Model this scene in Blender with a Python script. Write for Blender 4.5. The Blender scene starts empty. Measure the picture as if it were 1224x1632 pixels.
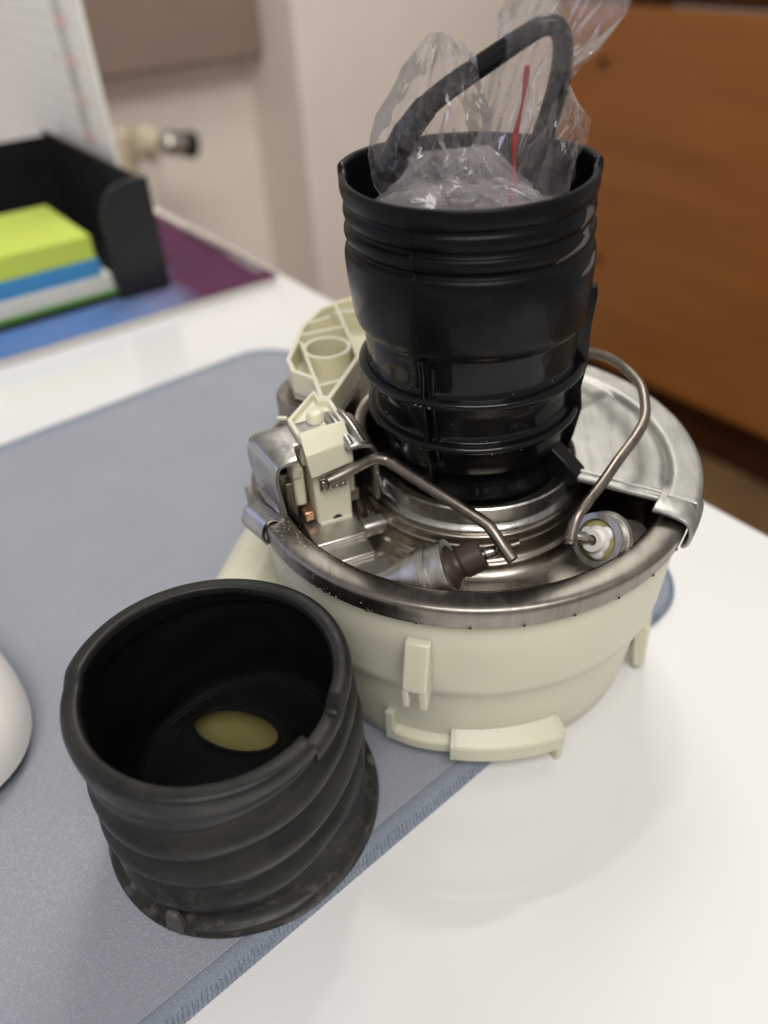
import bpy, math, random
from mathutils import Vector, Matrix, noise
random.seed(7)
S = 0.01                      # everything below is written in centimetres
PI = math.pi
sc = bpy.context.scene
col = sc.collection

# ------------------------------------------------------------------ camera
cam_d = bpy.data.cameras.new("camera")
cam = bpy.data.objects.new("camera", cam_d)
col.objects.link(cam)
sc.camera = cam
pitch, roll, yaw = 0.66585, -0.05457, -0.13488
Fw = Vector((math.sin(yaw) * math.cos(pitch), math.cos(yaw) * math.cos(pitch), -math.sin(pitch)))
R0 = Vector((math.cos(yaw), -math.sin(yaw), 0))
U0 = R0.cross(Fw)
Rt = math.cos(roll) * R0 + math.sin(roll) * U0
Up = Rt.cross(Fw)
M = Matrix((Rt, Up, -Fw)).transposed().to_4x4()
M.translation = Vector((0, -17.08, 17.755)) * S
cam.matrix_world = M
cam_d.sensor_fit = 'VERTICAL'
cam_d.sensor_height = 36
cam_d.sensor_width = 27
cam_d.lens = 36 * 1226 / 1632
cam_d.clip_start = 0.005
cam_d.clip_end = 20
cam_d.dof.use_dof = True
cam_d.dof.focus_distance = 0.170
cam_d.dof.aperture_fstop = 7.6

# ------------------------------------------------------------------ light
sc.view_settings.view_transform = 'Standard'
sc.view_settings.look = 'None'
sc.view_settings.exposure = 0.17
sc.view_settings.gamma = 1.0
sc.render.film_transparent = False
w = bpy.data.worlds.new("World")
sc.world = w
w.use_nodes = True
wb = w.node_tree.nodes["Background"]
wb.inputs[0].default_value = (1.0, 0.95, 0.90, 1)
wb.inputs[1].default_value = 0.30


def area(name, loc, target, size, size_y, energy, color, shape='RECTANGLE', spin=0):
    d = bpy.data.lights.new(name, 'AREA')
    d.shape = shape
    d.size = size * S
    d.size_y = size_y * S
    d.energy = energy
    d.color = color
    o = bpy.data.objects.new(name, d)
    col.objects.link(o)
    o.location = Vector(loc) * S
    q = (Vector(target) - Vector(loc)).to_track_quat('-Z', 'Y')
    o.rotation_euler = (q.to_matrix() @ Matrix.Rotation(spin, 3, 'Z')).to_euler()
    return o


# room light: a broad ceiling panel over the room behind the camera, an added fill for the wall, over
# the desk's far end and the bare LED strip of the desk fixture
area("ceiling_lamp", (28, -95, 165), (0, 0, 0), 110, 80, 22.0, (1.0, 0.972, 0.938))
area("wall_fill", (2, 76, 100), (0, 10, 0), 36, 36, 4.6, (1.0, 0.955, 0.89))
area("led_strip", (1.4, 65, 150), (0, 0, 0), 10, 1.6, 1.6, (1.0, 0.95, 0.87), spin=0.3)
# computer screen standing left of the mat, out of the picture
area("screen_glow", (-62, -6, 22), (0, 0, 6), 45, 26, 0.30, (0.45, 0.55, 1.0))

# ------------------------------------------------------------------ materials
MATS = {}


def new_mat(name):
    m = bpy.data.materials.new(name)
    m.use_nodes = True
    n, l = m.node_tree.nodes, m.node_tree.links
    return m, n, l, n["Principled BSDF"]


def noise_tex(n, l, scale, detail=4, rough=0.55, vec=None):
    t = n.new("ShaderNodeTexNoise")
    t.inputs["Scale"].default_value = scale
    t.inputs["Detail"].default_value = detail
    t.inputs["Roughness"].default_value = rough
    if vec:
        l.new(vec, t.inputs["Vector"])
    return t


def ramp(n, l, src, stops):
    r = n.new("ShaderNodeValToRGB")
    e = r.color_ramp.elements
    while len(e) < len(stops):
        e.new(0.5)
    for el, (p, c) in zip(e, stops):
        el.position = p
        el.color = (*c, 1) if len(c) == 3 else c
    l.new(src, r.inputs[0])
    return r


def g(v):
    return (v, v, v)


def objco(n):
    return n.new("ShaderNodeTexCoord").outputs["Object"]


def bump(n, l, src, strength, dist, b, prev=None):
    bp = n.new("ShaderNodeBump")
    bp.inputs["Strength"].default_value = strength
    bp.inputs["Distance"].default_value = dist
    l.new(src, bp.inputs["Height"])
    if prev:
        l.new(prev.outputs[0], bp.inputs["Normal"])
    l.new(bp.outputs[0], b.inputs["Normal"])
    return bp


def simple(name, colour, rough, metal=0.0, scale=300, var=0.12, bstr=0.15, bdist=0.0002, sss=0, coat=0, spec=0.5, rvar=0.1):
    """base colour with gentle mottling, uneven gloss and fine relief"""
    m, n, l, b = new_mat(name)
    co = objco(n)
    t = noise_tex(n, l, scale, 5, 0.6, co)
    lo = tuple(c * (1 - var) for c in colour)
    hi = tuple(min(1, c * (1 + var)) for c in colour)
    r = ramp(n, l, t.outputs[0], [(0.3, lo), (0.7, hi)])
    l.new(r.outputs[0], b.inputs["Base Color"])
    t2 = noise_tex(n, l, scale * 0.35, 6, 0.65, co)
    r2 = ramp(n, l, t2.outputs[0], [(0.3, g(max(0.02, rough - rvar))), (0.72, g(min(1, rough + rvar)))])
    l.new(r2.outputs[0], b.inputs["Roughness"])
    b.inputs["Metallic"].default_value = metal
    b.inputs["Specular IOR Level"].default_value = spec
    if sss:
        b.inputs["Subsurface Weight"].default_value = sss
        b.inputs["Subsurface Radius"].default_value = (1.0, 0.85, 0.5)
        b.inputs["Subsurface Scale"].default_value = 0.004
    if coat:
        b.inputs["Coat Weight"].default_value = coat
        b.inputs["Coat Roughness"].default_value = 0.06
    if bstr:
        t3 = noise_tex(n, l, scale * 3, 3, 0.6, co)
        bump(n, l, t3.outputs[0], bstr, bdist, b)
    MATS[name] = m
    return m


# desk laminate: white, gloss lacquer with faint orange peel and a few specks of dust
def desk_mat():
    m, n, l, b = new_mat("desk_laminate")
    co = objco(n)
    t = noise_tex(n, l, 14, 4, 0.5, co)
    r = ramp(n, l, t.outputs[0], [(0.3, (0.78, 0.775, 0.765)), (0.7, (0.81, 0.805, 0.795))])
    v = n.new("ShaderNodeTexVoronoi")
    v.inputs["Scale"].default_value = 95
    l.new(co, v.inputs["Vector"])
    dots = ramp(n, l, v.outputs["Distance"], [(0.0, g(0.45)), (0.035, g(0.0))])
    mx = n.new("ShaderNodeMix")
    mx.data_type = 'RGBA'
    l.new(dots.outputs[0], mx.inputs[0])
    l.new(r.outputs[0], mx.inputs[6])
    mx.inputs[7].default_value = (0.55, 0.52, 0.48, 1)
    l.new(mx.outputs[2], b.inputs["Base Color"])
    b.inputs["Roughness"].default_value = 0.32
    b.inputs["Coat Weight"].default_value = 0.8
    b.inputs["Coat Roughness"].default_value = 0.045
    t2 = noise_tex(n, l, 160, 2, 0.5, co)
    bp = n.new("ShaderNodeBump")
    bp.inputs["Strength"].default_value = 0.025
    bp.inputs["Distance"].default_value = 0.0004
    l.new(t2.outputs[0], bp.inputs["Height"])
    l.new(bp.outputs[0], b.inputs["Coat Normal"])
    return m


MATS["desk"] = desk_mat()


def rubber(name, base, dust, dust_amt, r_lo, r_hi, wet_z=None, spec=0.28, low_dust=0):
    """black rubber; dust bloom and scuffs; optionally wet with soapy water below a height"""
    m, n, l, b = new_mat(name)
    co = objco(n)
    sc1 = n.new("ShaderNodeMapping")
    sc1.inputs["Scale"].default_value = (60, 60, 190)
    l.new(co, sc1.inputs[0])
    t = noise_tex(n, l, 1.0, 6, 0.62, sc1.outputs[0])
    r = ramp(n, l, t.outputs[0], [(0.34, g(0.0)), (0.92, g(dust_amt))])
    t4 = noise_tex(n, l, 1500, 2, 0.5, co)
    sp = ramp(n, l, t4.outputs[0], [(0.72, g(0.0)), (0.78, g(min(1, dust_amt * 1.4)))])
    add = n.new("ShaderNodeMath")
    add.operation = 'MAXIMUM'
    l.new(r.outputs[0], add.inputs[0])
    l.new(sp.outputs[0], add.inputs[1])
    if low_dust:
        sz = n.new("ShaderNodeSeparateXYZ")
        l.new(co, sz.inputs[0])
        lr = n.new("ShaderNodeMapRange")
        lr.inputs["From Min"].default_value = low_dust
        lr.inputs["From Max"].default_value = 0.0
        l.new(sz.outputs[2], lr.inputs["Value"])
        tn = noise_tex(n, l, 140, 6, 0.7, co)
        tr_ = ramp(n, l, tn.outputs[0], [(0.5, g(0.0)), (0.68, g(0.75))])
        lm = n.new("ShaderNodeMath")
        lm.operation = 'MULTIPLY'
        l.new(lr.outputs[0], lm.inputs[0])
        l.new(tr_.outputs[0], lm.inputs[1])
        a2 = n.new("ShaderNodeMath")
        a2.operation = 'MAXIMUM'
        l.new(add.outputs[0], a2.inputs[0])
        l.new(lm.outputs[0], a2.inputs[1])
        add = a2
    mx = n.new("ShaderNodeMix")
    mx.data_type = 'RGBA'
    dry = n.new("ShaderNodeMath")
    dry.operation = 'MULTIPLY'
    dry.inputs[1].default_value = 1.0
    l.new(add.outputs[0], dry.inputs[0])
    l.new(dry.outputs[0], mx.inputs[0])
    mx.inputs[6].default_value = (*base, 1)
    mx.inputs[7].default_value = (*dust, 1)
    l.new(mx.outputs[2], b.inputs["Base Color"])
    t2 = noise_tex(n, l, 220, 5, 0.6, co)
    rr = ramp(n, l, t2.outputs[0], [(0.3, g(r_lo)), (0.7, g(r_hi))])
    l.new(rr.outputs[0], b.inputs["Roughness"])
    t3 = noise_tex(n, l, 900, 3, 0.6, co)
    bump(n, l, t3.outputs[0], 0.12, 0.00025, b)
    if wet_z is not None:
        sx = n.new("ShaderNodeSeparateXYZ")
        l.new(co, sx.inputs[0])
        t5 = noise_tex(n, l, 90, 4, 0.6, co)
        ad = n.new("ShaderNodeMath")
        ad.operation = 'MULTIPLY_ADD'
        l.new(t5.outputs[0], ad.inputs[0])
        ad.inputs[1].default_value = 0.03
        l.new(sx.outputs[2], ad.inputs[2])
        mr = n.new("ShaderNodeMapRange")
        mr.inputs["From Min"].default_value = (wet_z - 5.9) * S + 0.015 + 0.008
        mr.inputs["From Max"].default_value = (wet_z - 5.9) * S + 0.015 - 0.008
        l.new(ad.outputs[0], mr.inputs["Value"])
        iv = n.new("ShaderNodeMath")
        iv.operation = 'SUBTRACT'
        iv.inputs[0].default_value = 1.0
        l.new(mr.outputs[0], iv.inputs[1])
        l.new(iv.outputs[0], dry.inputs[1])
        hm = n.new("ShaderNodeMath")
        hm.operation = 'MULTIPLY'
        hm.inputs[1].default_value = 0.75
        l.new(mr.outputs[0], hm.inputs[0])
        l.new(hm.outputs[0], b.inputs["Coat Weight"])
        b.inputs["Coat Roughness"].default_value = 0.06
        b.inputs["Coat IOR"].default_value = 1.33
    b.inputs["Specular IOR Level"].default_value = spec
    MATS[name] = m
    return m


def galvanised(name, base, rough, streak=0.2, scratch=0.3, spangle=90, metal=0.9, bs=0.12):
    m, n, l, b = new_mat(name)
    co = objco(n)
    v = n.new("ShaderNodeTexVoronoi")
    v.inputs["Scale"].default_value = spangle
    l.new(co, v.inputs["Vector"])
    t = noise_tex(n, l, 130, 6, 0.7, co)
    mp = n.new("ShaderNodeMapping")
    mp.inputs["Scale"].default_value = (500, 60, 60)
    l.new(co, mp.inputs[0])
    ts = noise_tex(n, l, 1.0, 5, 0.7, mp.outputs[0])
    a = n.new("ShaderNodeMath")
    a.operation = 'MULTIPLY_ADD'
    l.new(v.outputs["Color"], a.inputs[0])
    a.inputs[1].default_value = 0.35
    l.new(t.outputs[0], a.inputs[2])
    lo = tuple(c * (1 - streak) for c in base)
    hi = tuple(min(1, c * (1 + streak)) for c in base)
    r = ramp(n, l, a.outputs[0], [(0.35, lo), (0.95, hi)])
    dk = ramp(n, l, ts.outputs[0], [(0.3, g(0.72)), (0.55, g(1.0))])
    mx = n.new("ShaderNodeMix")
    mx.data_type = 'RGBA'
    mx.blend_type = 'MULTIPLY'
    mx.inputs[0].default_value = scratch * 2
    l.new(r.outputs[0], mx.inputs[6])
    l.new(dk.outputs[0], mx.inputs[7])
    l.new(mx.outputs[2], b.inputs["Base Color"])
    b.inputs["Metallic"].default_value = metal
    rr = ramp(n, l, a.outputs[0], [(0.3, g(max(.05, rough - 0.1))), (0.9, g(rough + 0.12))])
    l.new(rr.outputs[0], b.inputs["Roughness"])
    bump(n, l, ts.outputs[0], bs, 0.0003, b)
    MATS[name] = m
    return m


rubber("rubber_wet", (0.003, 0.003, 0.0034), (0.09, 0.082, 0.072), 0.09, 0.30, 0.42, wet_z=10.6, spec=0.13)
rubber("rubber_dusty", low_dust=0.022, base=(0.009, 0.0088, 0.0085), dust=(0.16, 0.147, 0.128), dust_amt=0.26, r_lo=0.33, r_hi=0.50, spec=0.30)
rubber("rubber_scuffed", (0.05, 0.048, 0.044), (0.25, 0.235, 0.21), 0.7, 0.4, 0.6, spec=0.3)
rubber("rubber_inner", (0.006, 0.006, 0.006), (0.04, 0.037, 0.033), 0.10, 0.45, 0.65, spec=0.08)
rubber("rubber_soft", (0.006, 0.006, 0.006), (0.05, 0.05, 0.05), 0.06, 0.25, 0.38, spec=0.3)
galvanised("zinc_plate", (0.42, 0.415, 0.39), 0.42, 0.14, 0.4, 160, 0.85)
galvanised("zinc_bracket", (0.50, 0.49, 0.47), 0.27, 0.18, 0.4, 120, 1.0)
galvanised("stainless", (0.45, 0.405, 0.345), 0.25, 0.05, 0.1, 30, 1.0, bs=0.03)
galvanised("rim_steel", (0.30, 0.272, 0.24), 0.33, 0.14, 0.4, 80, 1.0)
galvanised("aluminium", (0.55, 0.53, 0.49), 0.38, 0.14, 0.3, 160, 0.95)
galvanised("cast_metal", (0.62, 0.60, 0.56), 0.34, 0.22, 0.5, 260, 1.0, bs=0.45)
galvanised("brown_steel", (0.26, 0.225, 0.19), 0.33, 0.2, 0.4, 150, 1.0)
galvanised("solder", (0.50, 0.49, 0.46), 0.16, 0.2, 0.3, 200, 1.0)
galvanised("copper", (0.62, 0.36, 0.22), 0.35, 0.15, 0.3, 150, 0.9)
simple("cream_drum", (0.65, 0.63, 0.50), 0.36, scale=22, var=0.05, sss=0.5, bstr=0.05, rvar=0.06)
simple("cream_plastic", (0.75, 0.715, 0.55), 0.36, scale=60, var=0.03, sss=0.25, bstr=0.06, rvar=0.06)
simple("white_ceramic", (0.80, 0.78, 0.73), 0.3, scale=120, var=0.04, sss=0.15)
simple("yellow_glue", (0.36, 0.32, 0.13), 0.12, scale=160, var=0.25, sss=0.2)
simple("olive_rubber", (0.17, 0.15, 0.055), 0.16, scale=60, var=0.1)
simple("brown_ceramic", (0.055, 0.032, 0.026), 0.42, scale=200, var=0.15)
simple("dark_hole", (0.01, 0.01, 0.01), 0.7, scale=200, var=0.1)
simple("black_plastic", (0.012, 0.012, 0.013), 0.36, scale=120, var=0.2, spec=0.4)
simple("note_green", (0.55, 0.66, 0.10), 0.85, scale=200, var=0.04)
simple("note_blue", (0.06, 0.27, 0.55), 0.85, scale=200, var=0.05)
simple("note_white", (0.72, 0.70, 0.62), 0.85, scale=200, var=0.05)
simple("folder_green", (0.10, 0.32, 0.06), 0.6, scale=200, var=0.05)
simple("paper", (0.93, 0.885, 0.82), 0.8, scale=60, var=0.02, bstr=0.02)
simple("ink_grey", (0.10, 0.10, 0.10), 0.8, scale=60, var=0.1, bstr=0)
simple("ink_pale", (0.68, 0.64, 0.60), 0.8, scale=60, var=0.1, bstr=0)
simple("ink_red", (0.60, 0.09, 0.08), 0.8, scale=60, var=0.1, bstr=0)
simple("wall_paint", (0.88, 0.80, 0.72), 0.85, scale=18, var=0.03, bstr=0.1, bdist=0.0006)
simple("shade_taupe", (0.28, 0.215, 0.17), 0.6, scale=14, var=0.08, spec=0.2)  # taupe that carries the recess shadow as colour
simple("radiator_cream", (0.62, 0.54, 0.40), 0.5, scale=20, var=0.05)
simple("chrome", (0.60, 0.57, 0.52), 0.22, metal=1.0, scale=80, var=0.2)
simple("mouse_white", (0.80, 0.775, 0.74), 0.22, scale=20, var=0.01, bstr=0.02, coat=0.3)
simple("red_film", (0.42, 0.06, 0.06), 0.4, scale=90, var=0.15)
simple("floor_wood", (0.19, 0.115, 0.055), 0.5, scale=12, var=0.2)


def wood_mat():
    m, n, l, b = new_mat("cabinet_wood")
    co = objco(n)
    mp = n.new("ShaderNodeMapping")
    mp.inputs["Scale"].default_value = (2.2, 2.2, 22)
    l.new(co, mp.inputs[0])
    t = noise_tex(n, l, 1.0, 6, 0.6, mp.outputs[0])
    r = ramp(n, l, t.outputs[0], [(0.25, (0.245, 0.082, 0.014)), (0.55, (0.31, 0.112, 0.022)), (0.8, (0.37, 0.145, 0.034))])
    l.new(r.outputs[0], b.inputs["Base Color"])
    b.inputs["Roughness"].default_value = 0.42
    return m


MATS["cabinet_wood"] = wood_mat()
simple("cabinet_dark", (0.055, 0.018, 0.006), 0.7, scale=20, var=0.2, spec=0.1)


def mat_fabric(name, c1, c2, scale):
    m, n, l, b = new_mat(name)
    co = objco(n)
    mp = n.new("ShaderNodeMapping")
    mp.inputs["Rotation"].default_value = (0, 0, 0.82)
    l.new(co, mp.inputs[0])
    wv = n.new("ShaderNodeTexVoronoi")
    wv.inputs["Scale"].default_value = scale
    wv.inputs["Randomness"].default_value = 0.45
    l.new(mp.outputs[0], wv.inputs["Vector"])
    t = noise_tex(n, l, 25, 4, 0.55, co)
    a = n.new("ShaderNodeMath")
    a.operation = 'MULTIPLY_ADD'
    l.new(t.outputs[0], a.inputs[0])
    a.inputs[1].default_value = 0.5
    l.new(wv.outputs["Distance"], a.inputs[2])
    r = ramp(n, l, a.outputs[0], [(0.3, c2), (0.85, c1)])
    l.new(r.outputs[0], b.inputs["Base Color"])
    b.inputs["Roughness"].default_value = 0.9
    b.inputs["Sheen Weight"].default_value = 0.25
    b.inputs["Sheen Roughness"].default_value = 0.5
    inv = n.new("ShaderNodeMath")
    inv.operation = 'SUBTRACT'
    inv.inputs[0].default_value = 1
    l.new(wv.outputs["Distance"], inv.inputs[1])
    bump(n, l, inv.outputs[0], 0.6, 0.0003, b)
    MATS[name] = m


mat_fabric("mat_cloth", (0.27, 0.285, 0.325), (0.395, 0.41, 0.455), 1500)
mat_fabric("mat_edge", (0.22, 0.255, 0.315), (0.36, 0.395, 0.465), 1900)
simple("stitch_thread", (0.23, 0.27, 0.345), 0.8, scale=900, var=0.35)


def planner_mat():
    # printed cover: violet fading into blue along the cover's own length
    m, n, l, b = new_mat("planner_cover")
    co = objco(n)
    sx = n.new("ShaderNodeSeparateXYZ")
    l.new(co, sx.inputs[0])
    mr = n.new("ShaderNodeMapRange")
    mr.inputs["From Min"].default_value = -0.02
    mr.inputs["From Max"].default_value = 0.16
    l.new(sx.outputs[0], mr.inputs["Value"])
    t = noise_tex(n, l, 30, 5, 0.6, co)
    a = n.new("ShaderNodeMath")
    a.operation = 'MULTIPLY_ADD'
    l.new(t.outputs[0], a.inputs[0])
    a.inputs[1].default_value = 0.25
    l.new(mr.outputs[0], a.inputs[2])
    r = ramp(n, l, a.outputs[0], [(0.10, (0.08, 0.18, 0.42)), (0.30, (0.17, 0.21, 0.38)), (0.46, (0.085, 0.016, 0.065)), (0.95, (0.075, 0.009, 0.043))])
    l.new(r.outputs[0], b.inputs["Base Color"])
    b.inputs["Roughness"].default_value = 0.5
    b.inputs["Specular IOR Level"].default_value = 0.2
    MATS["planner_cover"] = m


planner_mat()


def film_mat(name, lo, hi):
    # thin clear polythene: mostly see-through, mirror-like at grazing angles, milky where seen edge-on
    m, n, l, b = new_mat(name)
    out = n["Material Output"]
    co = objco(n)
    tr = n.new("ShaderNodeBsdfTransparent")
    tr.inputs[0].default_value = (0.97, 0.96, 0.965, 1)
    gl = n.new("ShaderNodeBsdfGlossy")
    gl.inputs["Color"].default_value = (1, 1, 1, 1)
    gl.inputs["Roughness"].default_value = 0.05
    df = n.new("ShaderNodeBsdfTranslucent")
    df.inputs[0].default_value = (0.90, 0.86, 0.87, 1)
    d2 = n.new("ShaderNodeBsdfDiffuse")
    d2.inputs[0].default_value = (0.90, 0.86, 0.87, 1)
    milk = n.new("ShaderNodeMixShader")
    milk.inputs[0].default_value = 0.5
    l.new(df.outputs[0], milk.inputs[1])
    l.new(d2.outputs[0], milk.inputs[2])
    t2 = noise_tex(n, l, 140, 5, 0.65, co)
    mk = ramp(n, l, t2.outputs[0], [(0.35, g(lo)), (0.75, g(hi))])
    lw = n.new("ShaderNodeLayerWeight")
    lw.inputs[0].default_value = 0.25
    fa = n.new("ShaderNodeMath")
    fa.operation = 'MULTIPLY_ADD'
    l.new(lw.outputs["Fresnel"], fa.inputs[0])
    fa.inputs[1].default_value = 0.22
    l.new(mk.outputs[0], fa.inputs[2])
    fa.use_clamp = True
    wp = noise_tex(n, l, 90, 3, 0.5, co)
    wx = n.new("ShaderNodeVectorMath")
    wx.operation = 'SCALE'
    wx.inputs["Scale"].default_value = 0.03
    l.new(wp.outputs["Color"], wx.inputs[0])
    wa = n.new("ShaderNodeVectorMath")
    wa.operation = 'ADD'
    l.new(co, wa.inputs[0])
    l.new(wx.outputs[0], wa.inputs[1])
    mpv = n.new("ShaderNodeMapping")
    mpv.inputs["Scale"].default_value = (210, 160, 70)
    l.new(wa.outputs[0], mpv.inputs[0])
    ve = n.new("ShaderNodeTexVoronoi")
    ve.feature = 'DISTANCE_TO_EDGE'
    ve.inputs["Scale"].default_value = 1.0
    l.new(mpv.outputs[0], ve.inputs["Vector"])
    ce = ramp(n, l, ve.outputs["Distance"], [(0.0, g(1.0)), (0.05, g(0.0))])
    cf = n.new("ShaderNodeMath")
    cf.operation = 'MULTIPLY'
    l.new(ce.outputs[0], cf.inputs[0])
    l.new(t2.outputs[0], cf.inputs[1])
    cg = n.new("ShaderNodeMath")
    cg.operation = 'MULTIPLY_ADD'
    l.new(cf.outputs[0], cg.inputs[0])
    cg.inputs[1].default_value = 0.17
    l.new(fa.outputs[0], cg.inputs[2])
    cg.use_clamp = True
    bp = n.new("ShaderNodeBump")
    bp.inputs["Strength"].default_value = 0.5
    bp.inputs["Distance"].default_value = 0.0006
    l.new(ve.outputs["Distance"], bp.inputs["Height"])
    l.new(bp.outputs[0], gl.inputs["Normal"])
    fa = cg
    m1 = n.new("ShaderNodeMixShader")
    l.new(fa.outputs[0], m1.inputs[0])
    l.new(tr.outputs[0], m1.inputs[1])
    l.new(milk.outputs[0], m1.inputs[2])
    fr = n.new("ShaderNodeFresnel")
    fr.inputs[0].default_value = 1.47
    cl = n.new("ShaderNodeMath")
    cl.operation = 'MINIMUM'
    l.new(fr.outputs[0], cl.inputs[0])
    cl.inputs[1].default_value = 0.45
    m2 = n.new("ShaderNodeMixShader")
    l.new(cl.outputs[0], m2.inputs[0])
    l.new(m1.outputs[0], m2.inputs[1])
    l.new(gl.outputs[0], m2.inputs[2])
    l.new(m2.outputs[0], out.inputs[0])
    MATS[name] = m


film_mat("clear_film", 0.015, 0.10)
film_mat("haze_film", 0.04, 0.17)
film_mat("milky_film", 0.08, 0.34)

simple("black_bead", (0.01, 0.01, 0.012), 0.05, scale=300, var=0.1, bstr=0, rvar=0.02, spec=1.0)
simple("droplet", (0.36, 0.34, 0.32), 0.08, scale=300, var=0.02, bstr=0, rvar=0.01)

# ------------------------------------------------------------------ mesh helpers
BASE = {}


class MB:
    def __init__(self):
        self.v, self.f = [], []

    def add(self, v, f):
        k = len(self.v)
        self.v += [tuple(p) for p in v]
        self.f += [tuple(i + k for i in q) for q in f]
        return self

    def box(self, c, s, ax=None, taper=1.0):
        """box centred at c, sizes s, axes ax (3 vectors); taper narrows the top"""
        ax = ax or (Vector((1, 0, 0)), Vector((0, 1, 0)), Vector((0, 0, 1)))
        c = Vector(c)
        v = []
        for z in (-1, 1):
            t = taper if z > 0 else 1
            for x, y in ((-1, -1), (1, -1), (1, 1), (-1, 1)):
                v.append(c + ax[0] * (x * s[0] / 2 * t) + ax[1] * (y * s[1] / 2 * t) + ax[2] * (z * s[2] / 2))
        return self.add(v, [(3, 2, 1, 0), (4, 5, 6, 7), (0, 1, 5, 4), (1, 2, 6, 5), (2, 3, 7, 6), (3, 0, 4, 7)])

    def prism(self, poly, z0, z1):
        n = len(poly)
        area2 = sum(poly[i][0] * poly[(i + 1) % n][1] - poly[(i + 1) % n][0] * poly[i][1] for i in range(n))
        if area2 < 0:
            poly = poly[::-1]
        v = [(p[0], p[1], z0) for p in poly] + [(p[0], p[1], z1) for p in poly]
        f = [tuple(range(n - 1, -1, -1)), tuple(range(n, 2 * n))]
        f += [(i, (i + 1) % n, n + (i + 1) % n, n + i) for i in range(n)]
        return self.add(v, f)

    def sweep(self, pts, rad, n=12, cap=True):
        pts = [Vector(p) for p in pts]
        k = len(pts)
        rad = rad if isinstance(rad, (list, tuple)) else [rad] * k
        v, f = [], []
        t0 = (pts[1] - pts[0]).normalized()
        u = t0.orthogonal().normalized()
        for i in range(k):
            t = (pts[min(i + 1, k - 1)] - pts[max(i - 1, 0)]).normalized()
            u = (u - t * u.dot(t)).normalized()
            b = t.cross(u)
            for j in range(n):
                a = 2 * PI * j / n
                v.append(pts[i] + (u * math.cos(a) + b * math.sin(a)) * rad[i])
        for i in range(k - 1):
            for j in range(n):
                f.append((i * n + j, i * n + (j + 1) % n, (i + 1) * n + (j + 1) % n, (i + 1) * n + j))
        if cap:
            f.append(tuple(range(n - 1, -1, -1)))
            f.append(tuple(range((k - 1) * n, k * n)))
        return self.add(v, f)

    def lathe(self, prof, n=64, c=(0, 0, 0), axis=None, closed=False, mod=None, skip=None, a0=0.0, a1=2 * PI):
        """revolve (r, h) about axis through c; mod(theta, r, h) -> Vector offset in world; skip(theta, i) leaves a face out"""
        c = Vector(c)
        if axis is None:
            X, Y, Z = Vector((1, 0, 0)), Vector((0, 1, 0)), Vector((0, 0, 1))
        else:
            Z = Vector(axis).normalized()
            X = Z.orthogonal().normalized()
            Y = Z.cross(X)
        full = abs(a1 - a0 - 2 * PI) < 1e-6
        nn = n if full else n + 1
        v, f = [], []
        for (r, h) in prof:
            for j in range(nn):
                a = a0 + (a1 - a0) * j / n
                p = c + (X * math.cos(a) + Y * math.sin(a)) * r + Z * h
                if mod:
                    p = p + mod(a, r, h)
                v.append(p)
        m = len(prof)
        for i in range(m if closed else m - 1):
            i2 = (i + 1) % m
            for j in range(n):
                j2 = (j + 1) % nn
                if skip and skip(a0 + (a1 - a0) * (j + 0.5) / n, i):
                    continue
                f.append((i * nn + j, i * nn + j2, i2 * nn + j2, i2 * nn + j))
        return self.add(v, f)

    def build(self, name, mat, parent=None, angle=35, bevel=0, seg=2, label=None, kind=None, solid=0, subsurf=0):
        b = BASE.get(parent.name, Vector((0, 0, 0))) if parent else None
        if b is None:
            xs = [p[0] for p in self.v]
            ys = [p[1] for p in self.v]
            zs = [p[2] for p in self.v]
            b = Vector(((min(xs) + max(xs)) / 2, (min(ys) + max(ys)) / 2, min(zs)))
        me = bpy.data.meshes.new(name)
        me.from_pydata([((p[0] - b.x) * S, (p[1] - b.y) * S, (p[2] - b.z) * S) for p in self.v], [], self.f)
        me.materials.append(MATS[mat])
        me.polygons.foreach_set("use_smooth", [True] * len(me.polygons))
        me.set_sharp_from_angle(angle=math.radians(angle))
        me.update()
        o = bpy.data.objects.new(name, me)
        col.objects.link(o)
        BASE[o.name] = b
        if parent:
            o.parent = parent
        else:
            o.location = b * S
        if solid:
            md = o.modifiers.new("solid", 'SOLIDIFY')
            md.thickness = solid * S
            md.offset = 0
        if bevel:
            md = o.modifiers.new("bevel", 'BEVEL')
            md.width = bevel * S
            md.segments = seg
            md.limit_method = 'ANGLE'
            md.angle_limit = math.radians(38)
            md.harden_normals = False
        if subsurf:
            md = o.modifiers.new("sub", 'SUBSURF')
            md.levels = md.render_levels = subsurf
        if label:
            o["label"] = label
        if kind:
            o["kind"] = kind
        return o


def thing(name, base, label, cat, group=None):
    o = bpy.data.objects.new(name, None)
    o.empty_display_size = 0.01
    col.objects.link(o)
    o.location = Vector(base) * S
    BASE[o.name] = Vector(base)
    o["label"] = label
    o["category"] = cat
    if group:
        o["group"] = group
    return o


def tag(o, label, cat, group=None):
    o["label"] = label
    o["category"] = cat
    if group:
        o["group"] = group
    return o


def curve(pts, per=8):
    """Catmull-Rom through pts"""
    P = [Vector(p) for p in pts]
    P = [P[0] * 2 - P[1]] + P + [P[-1] * 2 - P[-2]]
    out = []
    for i in range(1, len(P) - 2):
        a, b, c, d = P[i - 1], P[i], P[i + 1], P[i + 2]
        for k in range(per):
            t = k / per
            out.append(0.5 * ((2 * b) + (c - a) * t + (2 * a - 5 * b + 4 * c - d) * t * t + (3 * b - a - 3 * c + d) * t ** 3))
    out.append(P[-2])
    return out


def smooth01(x):
    x = max(0, min(1, x))
    return x * x * (3 - 2 * x)


def prof_curve(pts, per=5):
    return [(p.x, p.y) for p in curve([(r, h, 0) for r, h in pts], per)]


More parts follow.
